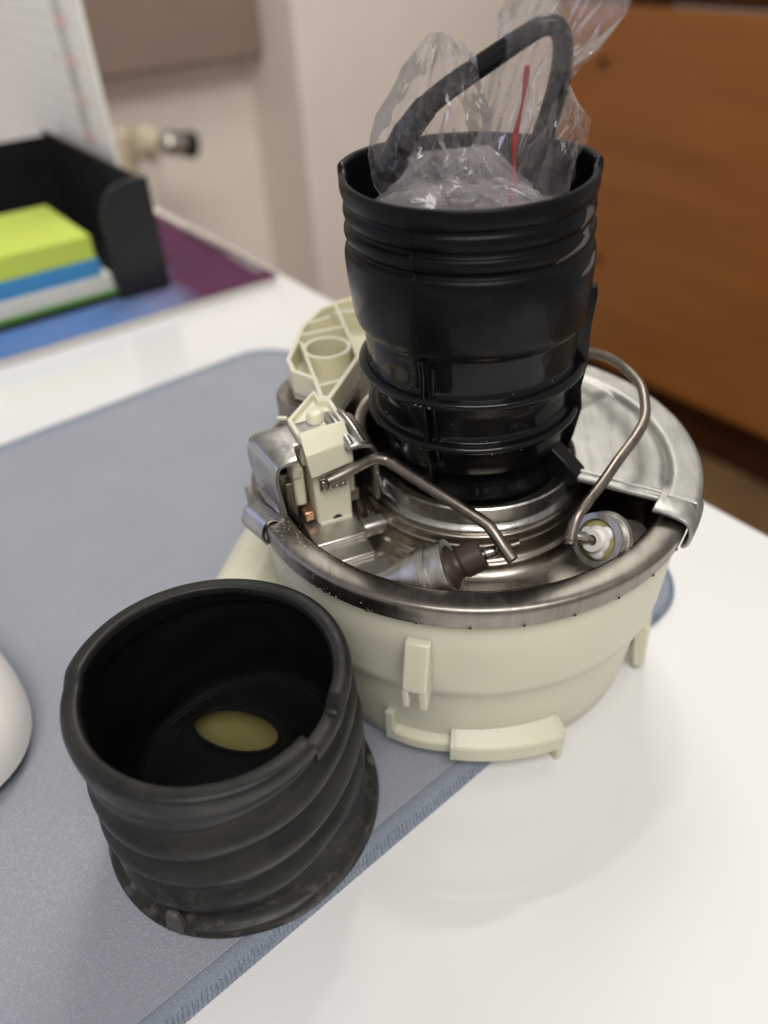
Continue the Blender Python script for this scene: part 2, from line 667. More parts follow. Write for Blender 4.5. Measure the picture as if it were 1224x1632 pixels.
# desk frame: e1 points to the desk's back edge, e2 runs along that edge
E1, E2, EZ = Vector((0.737, 0.676, 0)), Vector((0.676, -0.737, 0)), Vector((0, 0, 1))


def ab(a, b, z=0):
    return E1 * a + E2 * b + EZ * z


DZ = -0.2      # desk top; the mat's top is z = 0

# ------------------------------------------------------------------ the setting
m = MB().box(ab(-24.35, -30, DZ - 1.4), (71.0, 110, 2.8), (E1, E2, EZ))
m.build("desk", "desk", bevel=0.15, kind="structure")
m = MB().box(ab(60, -40, -74), (260, 260, 2), (E1, E2, EZ))
m.build("floor", "floor_wood", kind="structure")
# room wall with a recess (under a window) at its left
WB = -101.6
m = MB()
m.box(ab(56.6 + 45, WB - 8, -13), (90, 16, 120), (E1, E2, EZ))
m.build("wall", "wall_paint", kind="structure", bevel=0.4)
m = MB().box(ab(6.6, WB - 17, -13), (100, 2, 120), (E1, E2, EZ))
m.build("recess_wall", "wall_paint", kind="structure")
m = MB().box(ab(6.55, WB - 13.0, 8.6), (99.8, 6.0, 17.0), (E1, E2, EZ))  # board standing in for the shadow across the recess top
m.build("shade_board", "shade_taupe", kind="structure", bevel=0.5)

# ------------------------------------------------------------------ cabinet
cab = thing("cabinet", ab(112, -55, -73), "reddish brown wooden cabinet standing against the wall at the right", "cabinet")
CA = 112
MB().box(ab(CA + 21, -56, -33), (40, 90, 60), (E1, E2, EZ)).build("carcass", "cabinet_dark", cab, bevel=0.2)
MB().box(ab(CA + 0.2, -56, -28.6), (1.8, 89.4, 63.6), (E1, E2, EZ)).build("drawer_front", "cabinet_wood", cab, bevel=0.25)
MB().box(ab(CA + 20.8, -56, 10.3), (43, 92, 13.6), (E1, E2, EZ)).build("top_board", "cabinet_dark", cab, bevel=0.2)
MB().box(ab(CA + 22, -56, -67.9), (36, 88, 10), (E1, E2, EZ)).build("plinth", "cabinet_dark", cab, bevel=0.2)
for b_, z_ in ((-89.0, -5.3), (-84.8, -39.0)):
    MB().lathe([(0.01, 0), (0.55, 0), (0.75, 0.12), (0.75, 0.3)], 20, ab(CA - 0.95, b_, z_), -E1).build("screw", "dark_hole", cab)

# ------------------------------------------------------------------ radiator valve in the recess
rv = thing("radiator_valve", ab(33, -101, -17), "small metal radiator valve on the wall behind the calendar", "valve")
a0 = Vector(ab(30.2, -104, -7.2))
dx = (ab(37.6, -101.0, -8.2) - ab(29.6, -101.0, -6.4)).normalized()
MB().lathe([(0.01, 0), (1.7, 0.05), (2.2, 0.4), (2.2, 2.8), (1.6, 3.1), (1.3, 3.3)], 20, ab(28.6, -101, -6.2), dx).build("body", "radiator_cream", rv)
MB().lathe([(1.0, 0), (1.0, 1.6)], 20, ab(32.0, -101, -6.95), dx).build("stem", "chrome", rv)
MB().lathe([(0.01, 0), (1.45, 0), (1.65, 0.3), (1.65, 2.6), (1.4, 2.9)], 8, ab(33.2, -101, -7.2), dx).build("union_nut", "chrome", rv, angle=20)
MB().lathe([(1.75, 0), (1.75, 1.6), (0.01, 1.7)], 20, ab(36.0, -101, -7.8), dx).build("cap", "dark_hole", rv)
MB().sweep(curve([ab(31.3, -101.2, -7.6), ab(31.1, -101.4, -10), ab(30.6, -102, -14), ab(30.4, -104, -24)]), 0.95, 14).build("pipe", "wall_paint", rv)
rad = thing("radiator", ab(10, -108, -70), "cream radiator end panel half hidden behind the white calendar", "radiator")
MB().box(ab(8, -108, -34), (38, 5, 52), (E1, E2, EZ)).build("panel", "radiator_cream", rad, bevel=1.0)
MB().box(ab(28.2, -104.5, -12), (3.2, 3, 14), (E1, E2, EZ)).build("end_cap", "radiator_cream", rad, bevel=0.6)

# ------------------------------------------------------------------ planner, tray, notes, calendar
pl = thing("planner", ab(1.5, -40, DZ), "purple and blue covered spiral planner lying flat under the black tray", "planner")
BASE[pl.name] = ab(1.5, -40, DZ)
pl_rot = Matrix((E1, E2, EZ)).transposed()
# cover is built in its own frame so its print follows its length
me_v, me_f = [], []
mb = MB()
mb.box((0, 0, 0.25), (17.0, 22.6, 0.42))
o = mb.build("pages", "paper", bevel=0.05)
for nm, mt, zz, th_, gx in (("cover", "planner_cover", 0.5, 0.06, 17.4),):
    o2 = MB().box((0, 0, zz), (gx, 23.0, th_)).build(nm, mt, bevel=0.02)
    o2.parent = pl
    o2.matrix_local = pl_rot.to_4x4()
    o2.location = Vector((0, 0, zz - th_ / 2)) * S
    # print gradient uses object x in metres; centre it
o.parent = pl
o.matrix_local = pl_rot.to_4x4()
o.location = Vector((0, 0, 0.04)) * S
coil = MB()
for i in range(46):
    b_ = -40 - 11.1 + i * 0.485
    ring = [ab(9.55 + 0.42 * math.cos(t), b_ + 0.1 * t / 6.28, 0.22 + 0.42 * math.sin(t)) for t in [k * 2 * PI / 12 for k in range(13)]]
    coil.sweep(ring, 0.05, 5, cap=False)
coil.build("spiral_binding", "chrome", pl, kind="stuff")

tr = thing("letter_tray", ab(1.0, -40, 0.4), "black plastic desk tray holding the sticky note blocks", "tray")
TZ = 0.36
# right end panel with a rounded front corner
pts = []
aF, aB, H = 1.3, 4.4, 6.3
pts = [(aF, TZ), (aB, TZ), (aB, H + TZ), (aF + 1.9, H + TZ)]
for k in range(1, 9):
    t = PI / 2 + k * PI / 16
    pts.append((aF + 1.9 + 1.9 * math.cos(t), H + TZ - 1.9 + 1.9 * math.sin(t)))
v = [ab(a, -31.45, z) for a, z in pts] + [ab(a, -31.7, z) for a, z in pts]
n_ = len(pts)
MB().add(v, [tuple(range(n_)), tuple(range(2 * n_ - 1, n_ - 1, -1))] + [(i, n_ + i, n_ + (i + 1) % n_, (i + 1) % n_) for i in range(n_)]).build("end_panel", "black_plastic", tr, bevel=0.06)
MB().box(ab(4.28, -40.8, TZ + H / 2 - 0.1), (0.24, 18.0, H - 0.2), (E1, E2, EZ)).build("back_panel", "black_plastic", tr, bevel=0.05)
MB().box(ab(0.3, -49.6, TZ + 2.9), (8.0, 0.24, 5.7), (E1, E2, EZ)).build("end_panel", "black_plastic", tr, bevel=0.05)
MB().box(ab(-1.0, -40.6, TZ + 0.12), (10.0, 17.6, 0.24), (E1, E2, EZ)).build("floor_panel", "black_plastic", tr, bevel=0.05)


def pad(name, mt, label, ca, cb, z0, sa, sb, h, layers, cat, rot=0.0, group=None):
    t = thing(name, ab(ca, cb, z0), label, cat, group)
    x, y = (E1 * math.cos(rot) + E2 * math.sin(rot)), (E2 * math.cos(rot) - E1 * math.sin(rot))
    k = layers
    for i in range(k):
        dz = h / k
        j = (random.uniform(-0.03, 0.03), random.uniform(-0.03, 0.03))
        MB().box(ab(ca + j[0], cb + j[1], z0 + dz * (i + 0.5)), (sa, sb, dz * 0.985), (x, y, EZ)).build("sheets", mt, t, bevel=0.012)
    return t


fo = pad("note_block", "folder_green", "thin green edged pad at the bottom of the note stack", -2.3, -36.2, TZ + 0.25, 7.4, 8.2, 0.22, 1, "notes")
pad("note_block", "note_white", "white paper block between the blue notes and the tray", -2.3, -36.2, TZ + 0.48, 7.2, 8.0, 0.9, 4, "notes")
pad("note_block", "note_blue", "blue sticky note block under the green one", -2.75, -36.3, TZ + 1.39, 7.2, 7.9, 0.95, 3, "notes")
pad("note_block", "note_green", "lime green sticky note block on top of the stack", -2.9, -36.5, TZ + 2.35, 7.3, 7.9, 1.25, 4, "notes")

cal = thing("calendar", ab(5.4, -48, 0.5), "white printed calendar sheet standing upright behind the black tray", "calendar")
tilt = Vector((0.02, 0, 1)).normalized()
CX, CB = 5.3, -38.55     # plane, right edge
MB().box(ab(CX, CB - 20, 9.4), (0.25, 40, 17.6), (E1, E2, EZ)).build("sheet", "paper", cal, bevel=0.03)
grey, pale, red = MB(), MB(), MB()
cz = 6.5
i = 0
while cz < 17.5:
    k = i % 31
    wknd = (i % 7) in (1, 2)
    for jx, wd in ((4.4, 0.62), (3.55, 0.42), (2.8, 0.3)):
        q = (red if wknd else (grey if jx > 3 else pale))
        ww = wd * random.uniform(0.7, 1.1)
        q.box(ab(CX - 0.129, CB - jx, cz), (0.004, ww, 0.21), (E1, E2, EZ))
    cz += 0.30
    i += 1
for r_ in range(12):
    pale.box(ab(CX - 0.1285, CB - 21.7, 5.6 + r_ * 0.98), (0.004, 33.0, 0.05), (E1, E2, EZ))
for (bb, zz, ww) in ((5.9, 11.2, 1.5), (6.2, 6.9, 0.5), (12, 14.2, 1.6)):
    for k in range(4):
        pale.box(ab(CX - 0.129, CB - bb - k * ww / 4, zz), (0.004, ww / 5, 0.22), (E1, E2, EZ))
grey.build("day_numbers", "ink_grey", cal, kind="stuff")
pale.build("ruled_lines", "ink_pale", cal, kind="stuff")
red.build("weekend_numbers", "ink_red", cal, kind="stuff")

# ------------------------------------------------------------------ desk mat
mv, nv = Vector((0.69, 0.724, 0)), Vector((0.724, -0.69, 0))


def mp(s, t, z=0):
    return mv * s + nv * t + EZ * z


def rrect(s0, s1, t0, t1, r, k=10):
    out = []
    for (cs, ct, a) in ((s1 - r, t1 - r, 0), (s0 + r, t1 - r, 1), (s0 + r, t0 + r, 2), (s1 - r, t0 + r, 3)):
        for i in range(k + 1):
            an = (a + i / k) * PI / 2
            out.append((cs + r * math.cos(an), ct + r * math.sin(an)))
    return out


dm = thing("desk_mat", mp(-10, -8, DZ), "blue grey fabric desk mat with stitched edge under the hose", "mat")
s0, s1, t0, t1 = -30.0, 7.1, -21.15, 4.10
inner = rrect(s0 + .60, s1 - .60, t0 + .60, t1 - .60, 1.85)
MB().prism([tuple(mp(s, t).xy) for s, t in inner], DZ + 0.004, -0.02).build("cloth", "mat_cloth", dm, bevel=0.03)
band = MB()
levels = [(0.58, -0.03), (0.53, 0.0), (0.38, 0.0), (0.22, -0.015), (0.08, -0.05), (0.02, -0.10), (0.02, -0.19)]
loops = [[mp(s, t, z) for s, t in rrect(s0 + d, s1 - d, t0 + d, t1 - d, 2.45 - d)] for d, z in levels]
vv = [p for L in loops for p in L]
nl = len(loops[0])
band.add(vv, [(i * nl + j, i * nl + (j + 1) % nl, (i + 1) * nl + (j + 1) % nl, (i + 1) * nl + j) for i in range(len(loops) - 1) for j in range(nl)])
band.build("border", "mat_edge", dm)
# overlock stitches along the visible edges
st = MB()
path = rrect(s0 + .06, s1 - .06, t0 + .06, t1 - .06, 2.4, 24)
acc = []
for i in range(len(path)):
    p, q = Vector((*path[i], 0)), Vector((*path[(i + 1) % len(path)], 0))
    L = (q - p).length
    k = max(1, int(L / 0.115))
    for j in range(k):
        acc.append((p.lerp(q, j / k), (q - p).normalized()))
for p, d in acc:
    if p.x < -17 and p.y > -15:
        continue
    nrm = Vector((d.y, -d.x, 0))
    c = []
    r_ = random.uniform(-0.05, 0.03)
    jj = random.uniform(0.6, 1.1)
    for (off, z) in ((-0.14 + r_, 0.0), (-0.05, 0.012), (0.03, -0.03), (0.055, -0.1), (0.04, -0.17)):
        c.append(mp(p.x + nrm.x * off + d.x * off * 0.5, p.y + nrm.y * off + d.y * off * 0.5, z))
    st.sweep(c, [x * jj for x in (0.015, 0.026, 0.032, 0.028, 0.016)], 6)
st.build("stitching", "stitch_thread", dm, kind="stuff")

# ------------------------------------------------------------------ computer mouse
mo = thing("computer_mouse", (-14.9, -5.6, 0), "white computer mouse at the left edge beside the loose hose", "mouse")


def mouse_shell(z0, z1, grow, dome):
    b = MB()
    mc = Vector((-14.75, -5.6, 0))
    ax, ay = Vector((-0.85, 0.53, 0)).normalized(), Vector((0.53, 0.85, 0)).normalized()
    n, k = 72, 14
    vs, fs = [], []
    for i in range(k + 1):
        t = i / k
        rr = math.cos(t * PI / 2) ** 0.55 if dome else 1
        zz = z0 + (z1 - z0) * (math.sin(t * PI / 2) ** 0.9 if dome else t)
        for j in range(n):
            a = 2 * PI * j / n
            ca, sa = math.cos(a), math.sin(a)
            ex = 2 / 2.35
            x = math.copysign(abs(ca) ** ex, ca) * (5.4 + grow) * rr
            y = math.copysign(abs(sa) ** ex, sa) * (2.9 + grow) * rr
            vs.append(mc + Vector((2.0 * ax.x, 2.0 * ax.y, 0)) + ax * x + ay * y + EZ * zz)
    for i in range(k):
        for j in range(n):
            fs.append((i * n + j, i * n + (j + 1) % n, (i + 1) * n + (j + 1) % n, (i + 1) * n + j))
    fs.append(tuple(k * n + j for j in range(n)))
    return b.add(vs, fs)


mouse_shell(0.45, 2.6, 0.0, True).build("shell", "mouse_white", mo, angle=60)
mouse_shell(0.02, 0.48, -0.35, False).build("base", "black_plastic", mo, angle=40)

# ------------------------------------------------------------------ pump
pump = thing("dishwasher_pump", (0, 0, 0), "cream plastic dishwasher heating pump with steel rim, seen from above", "pump")

# drum housing
prof = [(4.3, 0.12), (4.75, 0.06), (4.92, 0.2), (5.0, 0.8), (5.1, 1.8), (5.17, 2.66), (5.2, 2.82), (5.32, 2.92), (5.42, 3.02), (5.46, 3.3), (5.52, 4.4), (5.56, 5.75), (5.4, 5.9)]
MB().lathe(prof, 160).build("drum", "cream_drum", pump, angle=50)
drum = bpy.data.objects["drum"]
MB().lathe([(0.01, 0.14), (4.6, 0.12)], 64).build("drum_floor", "cream_drum", pump)
# outlet duct running off the drum's left side
pth = curve([(-3.2, 4.2, 2.6), (-4.9, 2.2, 2.5), (-5.6, 0.4, 2.25), (-5.9, -1.2, 2.0), (-6.0, -2.1, 1.95)], 6)
MB().sweep(pth, [1.2 + 0.25 * i / (len(pth) - 1) for i in range(len(pth))], 40).build("outlet_duct", "cream_drum", pump, angle=40)


def radial(az):
    """outward, tangential and up axes at azimuth az (0 = towards the camera side, -y; positive to the right)"""
    o = Vector((math.sin(az), -math.cos(az), 0))
    t = Vector((math.cos(az), math.sin(az), 0))
    return o, t


# forked clip under the rim
o_, t_ = radial(math.radians(-9.5))
clip = MB()


def wedge(mb, az, tw0, tw1, prof_rz):
    """extrude an (r, z) outline tangentially from tw0 to tw1"""
    o, t = radial(az)
    n = len(prof_rz)
    v = [o * r + t * tw0 + EZ * z for r, z in prof_rz] + [o * r + t * tw1 + EZ * z for r, z in prof_rz]
    f = [tuple(range(n - 1, -1, -1)), tuple(range(n, 2 * n))] + [(i, (i + 1) % n, n + (i + 1) % n, n + i) for i in range(n)]
    return mb.add(v, f)


AZC = math.radians(-10.0)
head = [(5.4, 5.0), (5.72, 4.98), (6.12, 3.95), (6.1, 3.75), (5.3, 3.75)]
wedge(MB(), AZC, -0.28, 0.30, head).build("clip_head", "cream_drum", pump, bevel=0.05)
for tw0, tw1 in ((-0.30, -0.13), (0.10, 0.30)):
    wedge(MB(), AZC, tw0, tw1, [(5.6, 3.78), (6.1, 3.78), (6.06, 3.16), (5.78, 3.14), (5.5, 3.5)]).build("clip_prong", "cream_drum", pump, bevel=0.04)


def arc_band(az0, az1, ri, ro, z0, z1, zo0=None, zo1=None, n=24):
    """curved bar between two azimuths; outer edge may sit at other heights"""
    zo0 = z0 if zo0 is None else zo0
    zo1 = z1 if zo1 is None else zo1
    v, f = [], []
    for i in range(n + 1):
        s = i / n
        az = math.radians(az0 + (az1 - az0) * s)
        o, t = radial(az)
        ri_ = ri(s) if callable(ri) else ri
        ro_ = ro(s) if callable(ro) else ro
        dz = 0
        v += [o * ri_ + EZ * z0, o * ro_ + EZ * zo0, o * ro_ + EZ * zo1, o * ri_ + EZ * z1]
    for i in range(n):
        for j in range(4):
            f.append((4 * i + j, 4 * i + (j + 1) % 4, 4 * i + 4 + (j + 1) % 4, 4 * i + 4 + j))
    f += [(3, 2, 1, 0), (4 * n, 4 * n + 1, 4 * n + 2, 4 * n + 3)]
    return MB().add(v, f)


# foot flanges at the bottom
arc_band(-21.5, -2.0, 4.85, lambda s: 5.22 + 0.05 * math.sin(s * PI), 0.45, 0.98, 0.45, 0.85).build("foot_flange", "cream_drum", pump, bevel=0.07)
arc_band(-21.5, -19.0, 4.85, 5.24, 0.5, 1.55).build("foot_stop", "cream_drum", pump, bevel=0.08)
arc_band(-1.8, 29.0, 4.85, lambda s: 5.45 + 0.12 * s, 0.55, 1.35, 0.45, 0.98).build("foot_flange", "cream_drum", pump, bevel=0.05)
wedge(MB(), math.radians(29.5), -0.16, 0.02, [(4.9, 1.3), (5.5, 1.02), (5.45, -0.18), (5.15, -0.18)]).build("foot_leg", "cream_drum", pump, bevel=0.03)
wedge(MB(), math.radians(24.5), -0.12, 0.0, [(4.7, 0.7), (5.3, 0.7), (5.05, -0.15), (4.85, -0.15)]).build("foot_leg", "cream_drum", pump, bevel=0.03)
wedge(MB(), math.radians(77.0), -0.45, 0.45, [(5.0, 2.0), (5.45, 1.6), (5.5, 0.0), (5.2, 0.0), (5.1, 0.6)]).build("foot_leg", "cream_drum", pump, bevel=0.06)
wedge(MB(), math.radians(-1.9), -0.05, 0.07, [(4.9, 1.3), (5.46, 0.99), (5.46, 0.46), (4.9, 0.5)]).build("foot_rib", "cream_drum", pump, bevel=0.03)

# steel rim
rim = prof_curve([(5.62, 5.62), (5.70, 5.64), (5.725, 5.70), (5.735, 5.85), (5.75, 6.02), (5.735, 6.12), (5.67, 6.19), (5.54, 6.215), (5.32, 6.21), (5.14, 6.17), (5.06, 6.08), (5.02, 5.95)], 4)
MB().lathe(rim, 200).build("rim", "rim_steel", pump, angle=60)
rimo = bpy.data.objects["rim"]
for k in range(9):
    az = math.radians(-33 + 11.5 * k)
    o, t = radial(az)
    MB().box(o * 5.715 + EZ * 5.72, (0.13, 0.05, 0.12), (t, o, EZ), 0.7).build("crimp", "rim_steel", rimo, bevel=0.03)
    MB().lathe([(0.01, 0.02), (0.028, 0.02), (0.036, 0.0)], 10, o * 5.73 + EZ * 5.69 + t * 0.01, o).build("crimp_hole", "dark_hole", rimo)

# water droplets left on the rim
dr = MB()
for k in range(110):
    az = math.radians(random.triangular(-78, -18, -55))
    o, t = radial(az)
    an = random.uniform(0.75, 2.5) if random.random() < 0.8 else 0.05
    c = o * (5.40 + 0.33 * math.cos(an)) + EZ * (6.215 if an > 0.7 else 6.02)
    nn = EZ if an > 0.7 else o
    if an <= 0.7:
        c = o * 5.752 + EZ * random.uniform(5.72, 6.05)
    r_ = random.choice((0.008, 0.010, 0.012, 0.015, 0.018))
    st_ = random.uniform(1.0, 1.8)
    X = nn.orthogonal().normalized()
    Y = nn.cross(X)
    v = [c + nn * r_ * 0.55]
    for (q, h) in ((0.6, 0.42), (1.0, -0.15)):
        v += [c + (X * math.cos(i * PI / 4) * st_ + Y * math.sin(i * PI / 4)) * r_ * q + nn * r_ * h for i in range(8)]
    dr.add(v, [(0, 1 + i, 1 + (i + 1) % 8) for i in range(8)] + [(1 + i, 9 + i, 9 + (i + 1) % 8, 1 + (i + 1) % 8) for i in range(8)])
dr.build("water_droplets", "droplet", rimo, angle=180, kind="stuff")

# heater dish: stainless floor stepping up to the neck
dish = prof_curve([(5.04, 6.1), (4.99, 5.7), (4.94, 5.2), (4.82, 4.85), (4.55, 4.66), (4.1, 4.60), (3.6, 4.62), (3.38, 4.68), (3.26, 4.80), (3.20, 4.92), (3.10, 4.98), (3.04, 5.08), (3.0, 5.2), (2.99, 5.32), (2.95, 5.38), (2.92, 5.5), (2.86, 5.58), (2.6, 5.6)], 5)
MB().lathe(dish, 160, mod=lambda a, r, h: Vector((0.12, 0.3, 0)) * smooth01((4.9 - r) / 2.0)).build("dish", "stainless", pump, angle=60)
# zinc collar that clamps the hose foot
NC = Vector((0.15, 0.42, 0))
colr = [(2.62, 5.60), (2.84, 5.58), (2.88, 5.62), (2.84, 5.68), (2.74, 5.72), (2.74, 6.14), (2.76, 6.19), (2.72, 6.22), (2.68, 6.19), (2.66, 5.75)]
MB().lathe(colr, 100, NC, closed=True, a0=math.radians(-168), a1=math.radians(-12)).build("collar", "zinc_bracket", pump, angle=40)

# zinc cover plate at the back and right
NT, NR = 150, 44
A0, A1 = math.radians(-23), math.radians(150)


def plate_z(r, a):
    z = 6.44
    z -= 0.10 * math.exp(-((r - 5.02) / 0.07) ** 2) * smooth01((math.degrees(a) + 20) / 6) * smooth01((40 - math.degrees(a)) / 10)
    z += 0.06 * smooth01((r - 5.05) / 0.12)
    # embossed ridge across the plate
    for (ar, r0, r1, hgt) in ((math.radians(36), 2.8, 4.9, 0.10), (math.radians(48), 2.8, 5.0, -0.09)):
        d = (a - ar) * r - (r - 4.0) * 0.15
        z += hgt * math.exp(-(d / 0.10) ** 2) * smooth01((r - r0) / .3) * smooth01((r1 - r) / .2)
    return z


vs, fs = [], []
RAD = [2.75 + (5.77 - 2.75) * j / NR for j in range(NR + 1)] + [5.80, 5.82, 5.83, 5.83]
DROP = [0] * (NR + 1) + [0.01, 0.04, 0.12, 0.30]
NQ = len(RAD)
for i in range(NT + 1):
    a = A0 + (A1 - A0) * i / NT
    for r, dz in zip(RAD, DROP):
        vs.append((r * math.cos(a), r * math.sin(a), plate_z(r, a) - dz))
for i in range(NT):
    for j in range(NQ - 1):
        a = math.degrees(A0 + (A1 - A0) * (i + .5) / NT)
        r = (RAD[j] + RAD[j + 1]) / 2
        if 52 < a < 60 and r > 5.0 + (a - 52) * 0.05:
            continue
        k = i * NQ + j
        fs.append((k, k + 1, k + NQ + 1, k + NQ))
plate = MB().add(vs, fs).build("cover_plate", "zinc_plate", pump, angle=50, solid=0.07)
# rolled front edge and the clamp tab folded over the rim
ea = Vector((math.cos(A0), math.sin(A0), 0))
et = Vector((-math.sin(A0), math.cos(A0), 0))
for off, zz, rr in ((0.0, 6.40, 0.085), (0.20, 6.46, 0.07)):
    MB().sweep([ea * r + et * off + EZ * zz for r in (2.9, 3.6, 4.3, 4.95, 5.05)], [rr, rr, rr, rr, rr * 0.4], 10).build("edge_fold", "zinc_plate", plate)
tabp = [(4.95, 6.46), (5.35, 6.47), (5.68, 6.44), (5.86, 6.30), (5.92, 6.05), (5.88, 5.82), (5.78, 5.70)]
tabc = prof_curve(tabp, 4)
v, f = [], []
for i, (r, z) in enumerate(tabc):
    for aa in (-29.5, -27, -24, -21, -18):
        an = math.radians(aa)
        zz = z - (0.05 if aa in (-29.5,) else 0)
        v.append((r * math.cos(an), r * math.sin(an), zz))
for i in range(len(tabc) - 1):
    for j in range(4):
        f.append((i * 5 + j, (i + 1) * 5 + j, (i + 1) * 5 + j + 1, i * 5 + j + 1))
MB().add(v, f).build("clamp_tab", "zinc_plate", plate, solid=0.10, bevel=0.03)

# ---- left clamp bracket (inverted U of zinc sheet hooked over the rim)
U = Vector((0.89, 0.455, 0)).normalized()
Wd = Vector((-0.455, 0.89, 0)).normalized()
BO = Vector((-4.36, -2.96, 0))
up_prof = [(-0.46, 5.62), (-0.56, 5.82), (-0.53, 6.06), (-0.40, 6.27), (-0.22, 6.32), (-0.06, 6.22), (0.04, 6.26), (0.04, 6.5), (-0.02, 7.2), (0.0, 7.52), (0.08, 7.70), (0.26, 7.76), (0.5, 7.77), (0.62, 7.77), (1.1, 7.77), (1.65, 7.77), (1.8, 7.77), (2.1, 7.76), (2.32, 7.70), (2.42, 7.52), (2.44, 7.2), (2.44, 6.5), (2.44, 6.1)]
pc = [(p.x, p.y) for p in curve([(a, b, 0) for a, b in up_prof], 4)]
v, f = [], []
ND = 8
for (a, z) in pc:
    for k in range(ND + 1):
        d = (1.55 if z > 6.3 else 0.85) * k / ND
        flare = 0.12 * (1 - smooth01(k / 2.0)) if a < 0.3 and z > 6.3 else 0
        # the left wall leans outward and the sheet is dished towards its back corner
        lean = -0.30 * (k / ND) * smooth01((0.9 - a) / 1.0)
        slot = 0.62 * smooth01((a - 0.52) / 0.08) * smooth01((1.78 - a) / 0.08)
        d = slot + d * (1.55 - slot) / 1.55 if slot > 0 else d
        p = BO + U * (a + lean) + Wd * (d + (0.35 if z < 6.3 and a < 0.3 else 0) * 0) + EZ * (z + (0.03 * k / ND if z > 7.6 else 0))
        v.append(p)
for i in range(len(pc) - 1):
    for k in range(ND):
        f.append((i * (ND + 1) + k, (i + 1) * (ND + 1) + k, (i + 1) * (ND + 1) + k + 1, i * (ND + 1) + k + 1))
brk = MB().add(v, f).build("clamp_bracket", "zinc_bracket", pump, angle=50, solid=0.10, bevel=0.02)
# pressed ridges on the bracket's right shoulder
for du in (1.86, 2.16):
    MB().sweep(curve([BO + U * du + Wd * 0.12 + EZ * 7.73, BO + U * (du - .04) + Wd * 0.7 + EZ * 7.84, BO + U * (du - .1) + Wd * 1.35 + EZ * 7.90, BO + U * (du - .12) + Wd * 1.6 + EZ * 7.8]), 0.13, 12).build("ridge", "zinc_bracket", brk)
# web joining bracket to collar
MB().add([BO + U * 2.44 + Wd * 0.0 + EZ * 6.9, BO + U * 2.44 + Wd * 1.5 + EZ * 6.9, (-2.0, 0.4, 5.75), (-1.75, -1.5, 5.75), (-2.05, -1.7, 6.2)],
         [(0, 1, 2, 3, 4)]).build("bracket_web", "zinc_bracket", brk, solid=0.08)

# ---- connector block inside the bracket
CO = Vector((-3.67, -2.38, 0))
CU = Vector((0.88, 0.475, 0)).normalized()
CW = Vector((-0.475, 0.88, 0)).normalized()


def cbox(u0, u1, w0, w1, z0, z1):
    return MB().box(CO + CU * (u0 + u1) / 2 + CW * (w0 + w1) / 2 + EZ * (z0 + z1) / 2, (u1 - u0, w1 - w0, z1 - z0), (CU, CW, EZ))


conn = cbox(0.0, 0.93, 0.0, 1.1, 5.62, 7.12).build("connector_block", "cream_plastic", pump, bevel=0.05)
cbox(0.05, 0.90, -0.05, 0.2, 5.58, 5.68).build("connector_foot", "cream_plastic", conn, bevel=0.02)
MB().lathe([(0.01, 0.0), (0.13, 0.0), (0.14, -0.02)], 20, CO + CU * 0.52 - CW * 0.003 + EZ * 5.66, -CW).build("connector_slot", "dark_hole", conn)
for u0, u1 in ((-0.42, -0.14), (0.98, 1.14)):
    cbox(u0, u1, 0.25, 0.85, 6.15, 7.25).build("connector_latch", "cream_plastic", conn, bevel=0.06)
    cbox(u0 - 0.02, u1 - 0.08, 0.2, 0.9, 7.0, 7.3).build("connector_latch", "cream_plastic", conn, bevel=0.05)
cbox(-0.3, -0.02, 0.1, 0.6, 5.72, 6.0).build("contact", "copper", conn, bevel=0.05)
cbox(1.0, 1.3, 0.4, 0.9, 5.72, 6.12).build("contact", "brown_steel", conn, bevel=0.05)
cbox(-0.62, -0.34, 0.4, 1.0, 5.5, 6.8).build("spring", "brown_steel", conn, bevel=0.04)
cbox(-0.7, 1.5, 1.15, 1.35, 5.3, 7.3).build("back_wall", "dark_hole", conn)
# crimped lead tag on the block
cbox(0.14, 0.80, -0.08, -0.005, 6.66, 7.02).build("crimp_tag", "brown_steel", conn, bevel=0.02)
for k_ in range(4):
    cbox(0.17 + 0.165 * k_, 0.27 + 0.165 * k_, -0.15, -0.06, 6.68 + 0.02 * k_, 6.98 + 0.02 * (k_ % 2)).build("crimp_prong", "solder", conn, bevel=0.035)
# aluminium heat bridge under the connector, stepping down into the dish
steps = [(-0.35, 1.02, -0.75, 0.9, 4.6, 5.60), (-0.30, 1.0, -1.35, -0.72, 4.6, 5.44), (-0.15, 1.25, -2.05, -1.32, 4.6, 5.28)]
for s_ in steps:
    cbox(*s_).build("heat_bridge", "aluminium", pump, bevel=0.06)
cbox(-0.5, -0.36, -0.75, 0.6, 5.3, 5.75).build("rubber_lip", "rubber_soft", pump, bevel=0.04)
cbox(1.05, 1.75, -0.35, 0.1, 5.0, 5.42).build("weld_bead", "aluminium", pump, bevel=0.12, seg=3)

# ---- locking lever (cream, ribbed)
LT, LB = 8.0, 7.15
body = [(-5.1, 4.06), (-4.76, 5.4), (-4.31, 5.9), (-3.8, 6.3), (-3.0, 6.0), (-2.75, 4.6), (-2.95, 2.6), (-3.33, 0.63), (-3.50, -0.16), (-3.80, -0.17), (-4.15, 0.85), (-4.80, 1.25), (-5.10, 1.95), (-5.08, 3.0)]
pocket = [(-4.43, -1.20), (-4.02, 0.30), (-3.78, -0.14), (-3.5, -0.16), (-2.97, -1.25), (-2.99, -1.40), (-3.98, -2.02)]
lever = MB()


